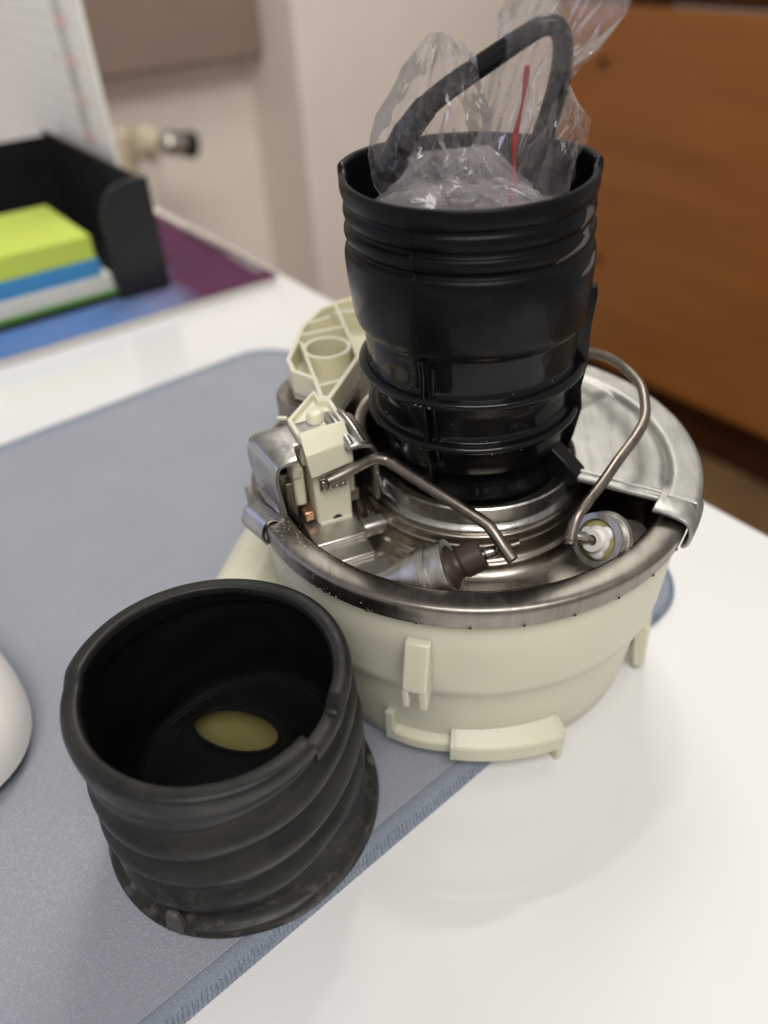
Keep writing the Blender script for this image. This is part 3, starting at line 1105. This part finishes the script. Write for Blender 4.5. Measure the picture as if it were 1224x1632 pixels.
def wall_strip(mb, pts, th, z0, z1, closed=True):
    n = len(pts)
    for i in range(n if closed else n - 1):
        p, q = Vector((*pts[i], 0)), Vector((*pts[(i + 1) % n], 0))
        d = (q - p)
        L = d.length
        d.normalize()
        nn = Vector((-d.y, d.x, 0))
        mb.box((p + q) / 2 + EZ * (z0 + z1) / 2, (L + th * 0.9, th, z1 - z0), (d, nn, EZ))
    return mb


def thick_outline(mb, pts, th, z0, z1):
    """closed wall with mitred corners"""
    n = len(pts)
    ar = sum(pts[i][0] * pts[(i + 1) % n][1] - pts[(i + 1) % n][0] * pts[i][1] for i in range(n))
    if ar < 0:
        pts = pts[::-1]
    ins = []
    for i in range(n):
        a, b, c = Vector(pts[i - 1]), Vector(pts[i]), Vector(pts[(i + 1) % n])
        d1, d2 = (b - a).normalized(), (c - b).normalized()
        n1, n2 = Vector((-d1.y, d1.x)), Vector((-d2.y, d2.x))
        mt = (n1 + n2).normalized()
        ins.append(b + mt * (th / max(0.45, mt.dot(n1))))
    v = []
    for z in (z0, z1):
        v += [(p[0], p[1], z) for p in pts] + [(p.x, p.y, z) for p in ins]
    f = []
    for i in range(n):
        j = (i + 1) % n
        f += [(i, j, 2 * n + j, 2 * n + i), (n + j, n + i, 3 * n + i, 3 * n + j), (2 * n + i, 2 * n + j, 3 * n + j, 3 * n + i), (j, i, n + i, n + j)]
    return mb.add(v, f)


lev = thick_outline(MB(), body, 0.13, LB, LT).build("lever", "cream_plastic", pump, bevel=0.025)
MB().prism(body, LB + 0.10, LB + 0.2).build("lever_floor", "cream_plastic", lev)
thick_outline(MB(), pocket, 0.11, LB, LT - 0.02).build("lever_pocket", "cream_plastic", lev, bevel=0.025)
MB().prism(pocket, LB + 0.6, LB + 0.68).build("lever_floor", "cream_plastic", lev)
for p, q in (((-4.9, 3.1), (-3.76, 0.0)), ((-4.28, 5.75), (-3.1, 2.2)), ((-4.98, 3.6), (-3.75, 4.2)), ((-5.0, 4.3), (-4.35, 4.9)), ((-4.2, 5.2), (-3.0, 5.4)), ((-3.95, 0.55), (-3.45, 0.85))):
    wall_strip(MB(), [p, q], 0.10, LB + 0.15, LT - 0.04, False).build("rib", "cream_plastic", lev, bevel=0.02)
HC = Vector((-4.08, 2.75, 0))
MB().lathe([(0.70, LT - 0.02), (0.70, LB), (0.58, LB), (0.58, LT - 0.02)], 48, HC, closed=True).build("eyelet", "cream_plastic", lev, bevel=0.02)
MB().prism([(HC.x + 0.55 * math.cos(t), HC.y + 0.55 * math.sin(t)) for t in [k * PI / 16 for k in range(32)]], LB + 0.2, LB + 0.23).build("eyelet_shade", "brown_steel", lev)  # dark disc painted in for the shade inside the eyelet
# bump in the pocket
vs = [(-3.78 + 0.25 * math.cos(a) * (1 - .35 * t), -0.92 + 0.30 * math.sin(a) * (1 - .35 * t), LB + 0.66 + 0.26 * math.sin(t * PI / 2)) for t in (0, .35, .6, .8, .95) for a in [k * PI / 12 for k in range(24)]]
fs = [(i * 24 + j, i * 24 + (j + 1) % 24, (i + 1) * 24 + (j + 1) % 24, (i + 1) * 24 + j) for i in range(4) for j in range(24)] + [tuple(96 + j for j in range(24))]
MB().add(vs, fs).build("pocket_bump", "cream_plastic", lev, angle=60)
# nose that caps the connector: slanted top and front
nose = [((-3.96, -2.03, 8.10), (-2.98, -1.38, 8.10)), ((-3.73, -2.57, 7.82), (-2.76, -1.85, 7.82)), ((-3.63, -2.64, 7.22), (-2.72, -1.90, 7.25)),
        ((-3.80, -2.28, 7.22), (-2.90, -1.62, 7.25)), ((-4.12, -1.62, 7.86), (-3.15, -1.05, 7.86))]
v = [p[0] for p in nose] + [p[1] for p in nose]
MB().add(v, [(4, 3, 2, 1, 0), (5, 6, 7, 8, 9)] + [(i, (i + 1) % 5, 5 + (i + 1) % 5, 5 + i) for i in range(5)]).build("lever_nose", "cream_plastic", lev, bevel=0.03)
MB().box((-4.62, -0.95, 7.85), (0.26, 0.1, 0.1)).build("lever_pin", "cream_plastic", lev, bevel=0.03)
# dark steel body below the lever, seen between it and the bracket
MB().lathe([(0.2, 7.1), (1.15, 7.1), (1.22, 7.0), (1.22, 5.5)], 40, (-4.25, 1.9, 0)).build("capacitor", "brown_steel", pump)
MB().lathe([(2.75, 7.0), (3.0, 7.05), (3.05, 6.2)], 60, (0, .6, 0), a0=math.radians(110), a1=math.radians(215)).build("inner_shield", "brown_steel", pump, solid=0.05)

# ---- heater terminals
def terminal(p0, p1, r0, r1, mat, sleeve):
    p0, p1 = Vector(p0), Vector(p1)
    ax = (p1 - p0)
    L = ax.length
    ax.normalize()
    prof = [(0.05, -0.25), (r0, 0.0), (r0 * 1.02, L * 0.25), (r1 * 0.97, L * 0.62), (r1, L * 0.70), (r1 * 1.06, L * 0.71), (r1 * 1.06, L * 0.80), (r1 * 1.0, L * 0.81), (r1 * 1.0, L * 0.9), (r1 * 1.03, L * 0.93), (r1 * 1.02, L), (r1 * 0.8, L + 0.01), (r1 * 0.76, L - 0.16), (0.02, L - 0.17)]
    return MB().lathe(prof, 48, p0, ax), ax, L


tm, ax1, L1 = terminal((-2.1, -4.3, 5.2), (-0.28, -4.26, 6.06), 0.40, 0.66, "aluminium", None)
t1o = tm.build("terminal_boss", "cast_metal", pump, angle=30)
P1 = Vector((-0.28, -4.26, 6.06))
ins = MB().lathe([(0.50, -0.18), (0.44, 0.0), (0.40, 0.05), (0.34, 0.12), (0.33, 0.2), (0.38, 0.28), (0.38, 0.72), (0.34, 0.76), (0.16, 0.76), (0.14, 0.7)], 28, P1, (ax1 + Vector((0, 0.25, -0.02))).normalized()).build("insulator", "brown_ceramic", t1o, angle=25)
d1 = (ax1 + Vector((0, 0.30, -0.12))).normalized()
pe = P1 + d1 * 0.62
pin1 = Vector((1.22, -3.68, 6.35))
MB().sweep([pe, pe.lerp(pin1, .5), pin1], 0.10, 14).build("pin", "brown_steel", t1o, bevel=0.02)
MB().lathe([(0.12, 0.0), (0.145, 0.05), (0.13, 0.35), (0.10, 0.4)], 14, pe.lerp(pin1, .15), (pin1 - pe)).build("pin_sleeve", "solder", t1o)

tm, ax2, L2 = terminal((4.05, -2.25, 5.45), (2.98, -3.27, 6.17), 0.42, 0.62, "aluminium", None)
t2o = tm.build("terminal_boss", "cast_metal", pump, angle=30)
P2 = Vector((2.98, -3.27, 6.17))
MB().lathe([(0.47, -0.10), (0.40, -0.04), (0.01, -0.02)], 40, P2, ax2).build("sealant", "yellow_glue", t2o)
X2 = ax2.orthogonal().normalized()
Y2 = ax2.cross(X2)
star = []
for k in range(72):
    a = 2 * PI * k / 72
    star.append(0.335 + 0.115 * max(0, math.cos(3 * a + 0.6)) ** 0.7)
v = [P2 + ax2 * h + (X2 * math.cos(2 * PI * k / 72) + Y2 * math.sin(2 * PI * k / 72)) * star[k] * s_ for h, s_ in ((-0.15, 1.0), (-0.01, 1.0), (0.03, 0.95), (0.05, 0.85), (0.05, 0.1)) for k in range(72)]
MB().add(v, [(i * 72 + k, i * 72 + (k + 1) % 72, (i + 1) * 72 + (k + 1) % 72, (i + 1) * 72 + k) for i in range(4) for k in range(72)]).build("insulator", "white_ceramic", t2o, angle=40)
MB().lathe([(0.28, 0.03), (0.28, 0.16), (0.26, 0.2), (0.13, 0.2), (0.12, 0.1)], 40, P2, ax2).build("insulator_collar", "white_ceramic", t2o)
pin2 = Vector((2.30, -3.42, 6.42))
MB().sweep([P2 + ax2 * 0.08, P2.lerp(pin2, .5) + ax2 * 0.03, pin2], 0.105, 14).build("pin", "brown_steel", t2o, bevel=0.02)
MB().lathe([(0.11, 0.0), (0.14, 0.03), (0.13, 0.3), (0.11, 0.34)], 14, P2.lerp(pin2, .35), (pin2 - P2)).build("pin_sleeve", "solder", t2o)

# ---- lead rods
w1 = [(-3.30, -2.42, 7.02), (-2.95, -2.22, 7.10), (-2.55, -2.08, 7.27), (-2.22, -2.06, 7.44), (-1.98, -2.08, 7.46), (-1.72, -2.20, 7.40), (-0.62, -2.98, 7.16), (0.36, -3.55, 6.86), (0.60, -3.74, 6.74), (0.84, -4.02, 6.52), (1.06, -4.28, 6.36)]
MB().sweep(curve(w1, 6), 0.138, 16).build("lead_rod", "brown_steel", pump, bevel=0.02)
w2 = [(2.36, -3.62, 6.30), (2.40, -3.42, 6.55), (2.50, -3.20, 6.80), (2.70, -2.92, 6.93), (3.11, -2.33, 7.1), (3.55, -1.60, 7.27), (4.02, -0.85, 7.42), (4.32, -0.2, 7.54), (4.42, 0.45, 7.62), (4.42, 1.19, 7.7), (4.2, 2.05, 7.7), (3.85, 2.96, 7.6), (3.42, 3.66, 7.4), (2.6, 4.3, 7.1), (1.6, 4.6, 6.8)]
MB().sweep(curve(w2, 6), 0.13, 16).build("lead_rod", "brown_steel", pump, bevel=0.02)

# weld blobs where the rods cross the pins
for c, q in (((0.90, -3.92, 6.42), 0.13), ((0.80, -3.98, 6.36), 0.10), ((2.36, -3.52, 6.40), 0.15), ((2.42, -3.44, 6.30), 0.11)):
    v, f = [], []
    for i in range(9):
        for j in range(12):
            p = Vector((math.sin(PI * i / 8) * math.cos(2 * PI * j / 12), math.sin(PI * i / 8) * math.sin(2 * PI * j / 12), math.cos(PI * i / 8)))
            v.append(Vector(c) + p * q * (1 + 0.35 * noise.noise(p * 2.2 + Vector(c) * 5)))
    for i in range(8):
        for j in range(12):
            f.append((i * 12 + j, i * 12 + (j + 1) % 12, (i + 1) * 12 + (j + 1) % 12, (i + 1) * 12 + j))
    MB().add(v, f).build("weld", "brown_steel", pump, angle=40)

# ------------------------------------------------------------------ hose standing on the pump
hs = thing("rubber_hose", (0.15, 0.45, 5.9), "black wet rubber hose standing upright on the pump", "hose")


def hose_mod(a, r, h):
    t = (h - 5.9) / 7.5
    d = Vector((0.15 - 0.32 * t, 0.45 - 0.45 * t, 0))
    # rim halves do not meet flush: back half stands a little proud
    if h > 12.6:
        az = math.degrees(a) % 360
        back = smooth01((az - 2) / 2.0) * smooth01((181 - az) / 2.0)
        k = smooth01((h - 12.6) / 0.4)
        d += Vector((math.cos(a), math.sin(a), 0)) * (0.05 * back * k) + EZ * (0.13 * back * k)
        # slightly out of round, and the front lip sags
        d += Vector((math.cos(a), math.sin(a), 0)) * (0.025 * math.sin(2 * a + 0.7) + 0.015 * math.sin(5 * a))
        d += EZ * (-0.05 * k * max(0, math.cos(a + PI / 2)))
    d += Vector((math.cos(a), math.sin(a), 0)) * (0.012 * math.sin(3 * a + h) + 0.008 * noise.noise((math.cos(a) * 3, math.sin(a) * 3, h * 1.2)))
    return d


hp = [(2.30, 5.95), (2.36, 6.05), (2.38, 6.2), (2.30, 6.42), (2.24, 6.62), (2.28, 6.85), (2.36, 7.02), (2.37, 7.6), (2.38, 7.70), (2.54, 7.73), (2.64, 7.77), (2.66, 7.88), (2.56, 7.95), (2.41, 7.98), (2.41, 8.5), (2.42, 8.9), (2.45, 8.93), (2.66, 8.96), (2.75, 9.02), (2.74, 9.14), (2.62, 9.20), (2.51, 9.23), (2.52, 9.8), (2.53, 10.14), (2.60, 10.18), (2.66, 10.25), (2.71, 10.45), (2.74, 10.8), (2.76, 11.2), (2.77, 11.7), (2.75, 11.88), (2.70, 11.97), (2.63, 12.02), (2.62, 12.08), (2.68, 12.15), (2.72, 12.25), (2.71, 12.38), (2.62, 12.44), (2.61, 12.52), (2.67, 12.60), (2.69, 12.72), (2.66, 12.84), (2.62, 12.9), (2.63, 12.97), (2.69, 13.05), (2.715, 13.2), (2.70, 13.36), (2.65, 13.41), (2.59, 13.41), (2.54, 13.37), (2.52, 13.2), (2.50, 12.6), (2.42, 11.5), (2.40, 10.4)]
hp2 = prof_curve(hp, 3)
MB().lathe(hp2, 180, mod=hose_mod).build("tube", "rubber_wet", hs, angle=70)


def rib_on(name, az, pts, width, parent, mat, proud):
    """vertical rib: pts = (r, z) spine, box section"""
    o, t = radial(az)
    b = MB()
    v, f = [], []
    for r, z in pts:
        t_ = (z - 5.9) / 7.5
        c = Vector((0.15 - 0.32 * t_, 0.45 - 0.45 * t_, 0)) + EZ * z
        v += [c + o * (r - 0.2) - t * width / 2, c + o * (r + proud) - t * width * 0.38, c + o * (r + proud) + t * width * 0.38, c + o * (r - 0.2) + t * width / 2]
    n = len(pts)
    for i in range(n - 1):
        for j in range(4):
            f.append((4 * i + j, 4 * i + (j + 1) % 4, 4 * i + 4 + (j + 1) % 4, 4 * i + 4 + j))
    f += [(3, 2, 1, 0), (4 * n - 4, 4 * n - 3, 4 * n - 2, 4 * n - 1)]
    return b.add(v, f).build(name, mat, parent, bevel=0.025)


az = math.radians(-23)
rib_on("rib", az, [(2.30, 6.5), (2.42, 7.0), (2.50, 7.8), (2.46, 8.3), (2.56, 9.05), (2.50, 9.6), (2.52, 10.1)], 0.15, hs, "rubber_wet", 0.14)
rib_on("rib", az + 0.085, [(2.36, 7.3), (2.50, 7.8), (2.46, 8.3), (2.56, 9.05), (2.50, 9.7), (2.49, 9.9)], 0.11, hs, "rubber_wet", 0.08)
rib_on("rib", math.radians(82), [(2.30, 6.4), (2.44, 7.0), (2.58, 7.8), (2.52, 8.4), (2.62, 9.05), (2.62, 10.0), (2.70, 10.8), (2.66, 11.0)], 0.36, hs, "rubber_wet", 0.17)
# mould seam up the front
o_, t_ = radial(math.radians(-23))
seam = []
for k in range(60):
    h = 10.1 + 3.2 * k / 59
    r = 2.5
    for (ra, ha), (rb, hb) in zip(hp[:46], hp[1:47]):
        if ha <= h <= hb and hb > ha:
            r = ra + (rb - ra) * (h - ha) / (hb - ha)
    a = math.atan2(o_.y, o_.x)
    c = Vector((math.cos(a) * r, math.sin(a) * r, h)) + hose_mod(a, r, h)
    seam.append(c + t_ * 0.012 * math.sin(k * 1.3))
MB().sweep(seam, 0.028, 6).build("mould_seam", "rubber_wet", hs)
# pale powder smears on the right of the ribs
def hose_r(h):
    for (ra, ha), (rb, hb) in zip(hp[:46], hp[1:47]):
        if ha <= h <= hb and hb > ha:
            return ra + (rb - ra) * (h - ha) / (hb - ha)
    return 2.6


for (azd, h0, da, dh) in ((66, 12.74, 9, 0.13), (56, 12.27, 15, 0.10), (68, 11.74, 10, 0.13)):
    v, f = [], []
    for i in range(7):
        rho = i / 6
        for j in range(28):
            t = 2 * PI * j / 28
            wob = 1 + 0.25 * math.sin(3 * t + azd) * rho
            a = math.radians(azd - 90 + da * rho * wob * math.cos(t))
            h = h0 + dh * rho * wob * math.sin(t) + 0.012 * da * rho * math.cos(t)
            r = hose_r(h) + 0.022 * (1 - rho ** 3) - 0.006 * rho
            v.append(Vector((r * math.cos(a), r * math.sin(a), h)) + hose_mod(a, r, h))
    for i in range(6):
        for j in range(28):
            f.append((i * 28 + j, i * 28 + (j + 1) % 28, (i + 1) * 28 + (j + 1) % 28, (i + 1) * 28 + j))
    MB().add(v, f).build("powder_smear", "rubber_scuffed", hs, angle=180)
# beads of water clinging to the hoops and ribs
wd = MB()
for k in range(80):
    a = math.radians(random.choice((random.uniform(-175, -5), random.gauss(-113, 4), random.gauss(-165, 12))))
    h = random.choice((7.99, 9.24, 9.25, 7.98, random.uniform(7.0, 10.1), 9.02, 7.78))
    r = hose_r(h)
    if h in (9.02, 7.78):
        r += 0.01
    c = Vector((r * math.cos(a), r * math.sin(a), h)) + hose_mod(a, r, h)
    nn = Vector((math.cos(a), math.sin(a), 0.35 if h in (7.99, 9.24, 9.25, 7.98) else 0)).normalized()
    X = nn.orthogonal().normalized()
    Y = nn.cross(X)
    r_ = random.choice((0.015, 0.02, 0.028, 0.04))
    v = [c + nn * r_ * 0.7]
    for (q, hh) in ((0.6, 0.5), (1.0, -0.2)):
        v += [c + (X * math.cos(i * PI / 4) + Y * math.sin(i * PI / 4)) * r_ * q + nn * r_ * hh for i in range(8)]
    wd.add(v, [(0, 1 + i, 1 + (i + 1) % 8) for i in range(8)] + [(1 + i, 9 + i, 9 + (i + 1) % 8, 1 + (i + 1) % 8) for i in range(8)])
wd.build("water_droplets", "black_bead", hs, angle=180, kind="stuff")
# latch ear at the foot on the right
v = []
ear = [(2.2, 7.15), (2.75, 6.75), (3.05, 6.5), (3.08, 6.3), (2.9, 6.15), (2.45, 6.3), (2.2, 6.1)]
o, t = radial(math.radians(62))
n = len(ear)
v = [NC + o * r - t * 0.28 + EZ * z for r, z in ear] + [NC + o * r + t * 0.22 + EZ * z for r, z in ear]
MB().add(v, [tuple(range(n - 1, -1, -1)), tuple(range(n, 2 * n))] + [(i, (i + 1) % n, n + (i + 1) % n, n + i) for i in range(n)]).build("latch_ear", "rubber_soft", hs, bevel=0.04)

# ------------------------------------------------------------------ loose hose on the mat
lh = thing("rubber_hose", (-5.39, -6.67, 0), "loose dusty black rubber hose standing on the desk mat", "hose")
LC0, LC1 = Vector((-5.36, -6.72, 0)), Vector((-5.14, -7.30, 0))


def loose_mod(a, r, h):
    t = h / 5.7
    d = LC0.lerp(LC1, t)
    out = Vector((math.cos(a), math.sin(a), 0))
    az = math.degrees(a) % 360
    az = az - 360 if az > 180 else az
    # ribs climb towards the right: the whole body is a little racked
    k = smooth01(h / 1.2) * smooth01((5.6 - h) / 1.0)
    d += EZ * ((0.62 * math.cos(a - 0.35) + 0.10 * math.sin(2 * a + 1.0)) * k)
    d += out * (0.07 * k * noise.noise((math.cos(a) * 1.6 + 3, math.sin(a) * 1.6, h * 1.5)))
    if h > 4.6:
        kk = smooth01((h - 4.6) / 0.5)
        # torn step in the lip at the right
        step = smooth01((az + 30) / 1.6) * smooth01((-6 - az) / 1.6)
        d += EZ * (-0.50 * step * kk) - out * (0.10 * step * kk)
        front = smooth01((az + 178) / 10) * smooth01((-27 - az) / 4)
        d += EZ * (-0.10 * front * kk) - out * 0.04 * front * kk
        d += EZ * (0.075 * math.cos(a + 2.6)) * kk
    d += out * (0.03 * math.sin(2 * a + 0.9) + 0.018 * math.sin(3 * a + h) + 0.02 * noise.noise((math.cos(a) * 2, math.sin(a) * 2, h * 0.8)))
    return d


outer = [(3.18, 0.0), (3.34, 0.04), (3.36, 0.22), (3.30, 0.38), (3.16, 0.46), (3.02, 0.62), (2.99, 0.85), (3.03, 1.1), (3.08, 1.35), (3.02, 1.62), (2.86, 1.85), (2.82, 2.0), (2.90, 2.2), (3.05, 2.5), (3.05, 2.75), (2.92, 3.0), (2.76, 3.18), (2.75, 3.3), (2.87, 3.5), (2.98, 3.78), (2.95, 4.02), (2.78, 4.22), (2.70, 4.36), (2.76, 4.52), (2.83, 4.72), (2.84, 4.9), (2.82, 5.0), (2.88, 5.12), (2.93, 5.3), (2.935, 5.52), (2.90, 5.66), (2.81, 5.72), (2.64, 5.725), (2.56, 5.68), (2.53, 5.55)]
innr = [(2.53, 5.38), (2.545, 5.2), (2.60, 5.12), (2.60, 4.9), (2.58, 4.6), (2.56, 3.6), (2.54, 3.0), (2.52, 2.3), (2.48, 2.14), (2.41, 2.06), (2.34, 2.1)]
o1 = prof_curve(outer, 3)
i1 = innr


MB().lathe(o1, 300, mod=loose_mod).build("tube", "rubber_dusty", lh, angle=70)
MB().lathe(prof_curve([o1[-1]] + i1, 3), 300, mod=loose_mod).build("bore", "rubber_inner", lh, angle=70)
# inner membrane with an off-centre port, and the cream valve flap below it
NM, NK = 120, 14
v, f = [], []
PH = Vector((-5.65, -5.66, 0))
for j in range(NM):
    a = 2 * PI * j / NM
    rim_p = Vector((2.36 * math.cos(a), 2.36 * math.sin(a), 2.1)) + loose_mod(a, 2.36, 2.1)
    q = Vector((1.2 * math.cos(a), 0.62 * math.sin(a), 0))
    q.rotate(Matrix.Rotation(-0.22, 3, 'Z'))
    hole_p = PH + q + EZ * 1.5
    for k in range(NK + 1):
        t = k / NK
        p = rim_p.lerp(hole_p, t)
        p.z = rim_p.z + (hole_p.z - rim_p.z) * smooth01(t) - 0.12 * math.sin(t * PI)
        v.append(p)
for j in range(NM):
    for k in range(NK):
        f.append((j * (NK + 1) + k, j * (NK + 1) + k + 1, ((j + 1) % NM) * (NK + 1) + k + 1, ((j + 1) % NM) * (NK + 1) + k))
MB().add(v, f).build("membrane", "rubber_inner", lh, angle=60, solid=0.12)
lip = []
for j in range(49):
    a = 2 * PI * j / 48
    q = Vector((1.2 * math.cos(a), 0.62 * math.sin(a), 0))
    q.rotate(Matrix.Rotation(-0.22, 3, 'Z'))
    lip.append(PH + q + EZ * 1.52)
MB().sweep(lip, 0.05, 10, cap=False).build("port_lip", "rubber_inner", lh, angle=180)
MB().lathe([(0.01, 0.35), (0.6, 0.38), (1.2, 0.55), (1.7, 0.9), (2.0, 1.3)], 60, PH - EZ * 0.1).build("valve_flap", "olive_rubber", lh, angle=60)
# moulded ears on the foot flange
for azd, s_ in ((-103, 0.26), (18, 0.22)):
    a = math.radians(azd)
    out = Vector((math.cos(a), math.sin(a), 0))
    tt = Vector((-math.sin(a), math.cos(a), 0))
    MB().box(LC0 + out * 3.26 + EZ * 0.45, (s_ * 2, 0.32, 0.7), (tt, out, EZ), 0.55).build("ear", "rubber_scuffed", lh, bevel=0.08, seg=3)

# ------------------------------------------------------------------ bent rubber pipe in a clear bag
bp_ = thing("bent_pipe", (-1.2, 0.2, 12.8), "bent black rubber pipe inside the clear bag", "pipe")
bpts = [(-1.95, 0.35, 13.2), (-1.6, 0.3, 13.85), (-1.2, 0.3, 14.36), (-0.7, 0.3, 14.78), (0.3, 0.3, 15.38), (0.9, 0.3, 15.72), (1.22, 0.3, 15.86), (1.48, 0.3, 15.80), (1.61, 0.32, 15.45), (1.58, 0.4, 14.85), (1.42, 0.5, 14.1), (1.2, 0.6, 13.4), (1.05, 0.7, 12.6)]
pc_ = curve(bpts, 6)
rr_ = []
for i, p in enumerate(pc_):
    s_ = i / (len(pc_) - 1)
    rr_.append(0.205 + (0.03 if s_ < 0.2 else 0) + 0.02 * math.sin(s_ * 9))
MB().sweep(pc_, rr_, 24).build("pipe_wall", "rubber_soft", bp_, angle=60)
MB().sweep([pc_[0], pc_[3], pc_[8], pc_[14]], [0.27, 0.28, 0.28, 0.24], 24).build("pipe_sleeve", "rubber_soft", bp_, angle=50)

bag = thing("plastic_bag", (0, 0.3, 12.4), "crumpled clear zip bag stuffed into the top of the upright hose", "bag")


def film(name, left, right, yoff, bulge, seed, nu=15, nv=12, crumple=0.18, ylean=0.0, mat="clear_film", sides=(-1, 1)):
    """pouch of stiff crumpled film; left/right are (x, z) edge lines from bottom to top; facets meet in sharp creases"""
    Lc = curve([(x, 0, z) for x, z in left], 6)
    Rc = curve([(x, 0, z) for x, z in right], 6)

    def along(P, t):
        d = [0]
        for a, b in zip(P[:-1], P[1:]):
            d.append(d[-1] + (b - a).length)
        s_ = t * d[-1]
        for i in range(len(P) - 1):
            if s_ <= d[i + 1] or i == len(P) - 2:
                return P[i].lerp(P[i + 1], (s_ - d[i]) / (d[i + 1] - d[i]))
    rnd = random.Random(seed)
    b = MB()
    for side in sides:
        v, f = [], []
        colf = [rnd.uniform(-1, 1) for _ in range(nu + 1)]
        for i in range(nv + 1):
            t = i / nv
            for j in range(nu + 1):
                inner_ = 0 < j < nu
                u = (j + (rnd.uniform(-0.36, 0.36) if inner_ else 0)) / nu
                tt = min(1, max(0, t + (rnd.uniform(-0.34, 0.34) / nv if 0 < i < nv else 0)))
                p = along(Lc, tt).lerp(along(Rc, tt), u)
                edge = math.sin(PI * min(1, max(0, u))) ** 0.6
                topc = math.sin(PI * min(1, (1 - tt) * 2.4 + 0.05) / 2) ** 0.7
                y = side * bulge * edge * topc
                y += crumple * (0.75 * colf[j] * (0.6 + 0.6 * math.sin(i * 0.9 + j)) + 0.6 * rnd.uniform(-1, 1)) * (0.25 + 0.75 * edge)
                jx = rnd.uniform(-0.11, 0.11) if not inner_ else 0
                v.append((p.x + jx, 0.3 + yoff + ylean * tt + y, p.z))
        for i in range(nv):
            for j in range(nu):
                k = i * (nu + 1) + j
                q = (k, k + 1, k + nu + 2, k + nu + 1)
                if side > 0:
                    q = q[::-1]
                f += [(q[0], q[1], q[2]), (q[0], q[2], q[3])] if rnd.random() < 0.5 else [(q[0], q[1], q[3]), (q[1], q[2], q[3])]
        b.add(v, f)
    o = b.build(name, mat, bag, angle=180)
    cr = o.data.attributes.new("crease_edge", 'FLOAT', 'EDGE')
    for k in range(len(o.data.edges)):
        x = rnd.random()
        cr.data[k].value = 1.0 if x < 0.45 else (0.8 if x < 0.7 else 0.2)
    md = o.modifiers.new("sub", 'SUBSURF')
    md.levels = md.render_levels = 3
    return o


film("film", [(-1.9, 12.0), (-2.15, 13.2), (-2.2, 14.0), (-1.95, 14.5), (-1.5, 15.2), (-1.25, 15.6), (-0.95, 15.82)],
     [(0.6, 12.0), (0.5, 13.0), (0.35, 14.0), (0.1, 14.8), (-0.1, 15.4), (-0.35, 15.7), (-0.62, 15.84)], -0.25, 0.55, 3)
film("film", [(-0.6, 12.0), (-0.2, 13.3), (0.1, 14.4), (0.25, 15.3), (0.30, 15.9), (0.55, 16.3), (0.95, 17.2)],
     [(1.6, 12.0), (1.6, 13.2), (1.62, 14.2), (1.78, 15.0), (2.35, 15.4), (2.70, 16.1), (3.1, 17.2)], 0.15, 0.6, 8, mat="haze_film")
film("film", [(0.3, 12.2), (0.7, 13.0), (1.2, 13.9), (1.55, 14.6), (1.68, 14.9)],
     [(1.9, 12.2), (2.08, 13.2), (2.2, 14.2), (1.95, 14.6), (1.74, 14.96)], 0.0, 0.4, 14, 8, 9)
# folds of film lying across the mouth of the hose
film("film", [(-2.1, 12.35), (-2.2, 12.6), (-2.0, 13.0), (-1.3, 13.25)], [(1.6, 12.3), (1.8, 12.6), (1.3, 13.1), (0.6, 13.35)], -0.85, 0.6, 21, 14, 5, 0.26, mat="milky_film")
film("film", [(-2.2, 12.2), (-2.25, 12.5), (-2.1, 12.8), (-1.7, 12.95)], [(2.0, 12.2), (2.1, 12.5), (1.9, 12.75), (1.5, 12.85)], -0.6, 1.3, 33, 15, 5, 0.24, mat="milky_film")
film("film", [(-1.95, 12.3), (-1.8, 13.0), (-1.45, 13.55), (-1.15, 13.85)], [(1.3, 12.3), (1.2, 12.9), (0.9, 13.4), (0.2, 13.95)], -0.75, 0.3, 40, 12, 6, 0.24, mat="milky_film")
# red zip strip on the film
zs = curve([(0.93, 0.0, 15.25), (0.88, -0.1, 14.7), (0.76, -0.2, 14.0), (0.78, -0.25, 13.4), (0.72, -0.5, 12.7)], 8)
v, f = [], []
for i, p in enumerate(zs):
    wv_ = 0.045 + 0.015 * math.sin(i * .5)
    v += [(p.x - wv_, p.y + 0.01 * math.sin(i * 2), p.z), (p.x + wv_, p.y + 0.01 * math.cos(i * 1.7), p.z)]
f = [(2 * i, 2 * i + 1, 2 * i + 3, 2 * i + 2) for i in range(len(zs) - 1)]
MB().add(v, f).build("zip_strip", "red_film", bag, solid=0.012)
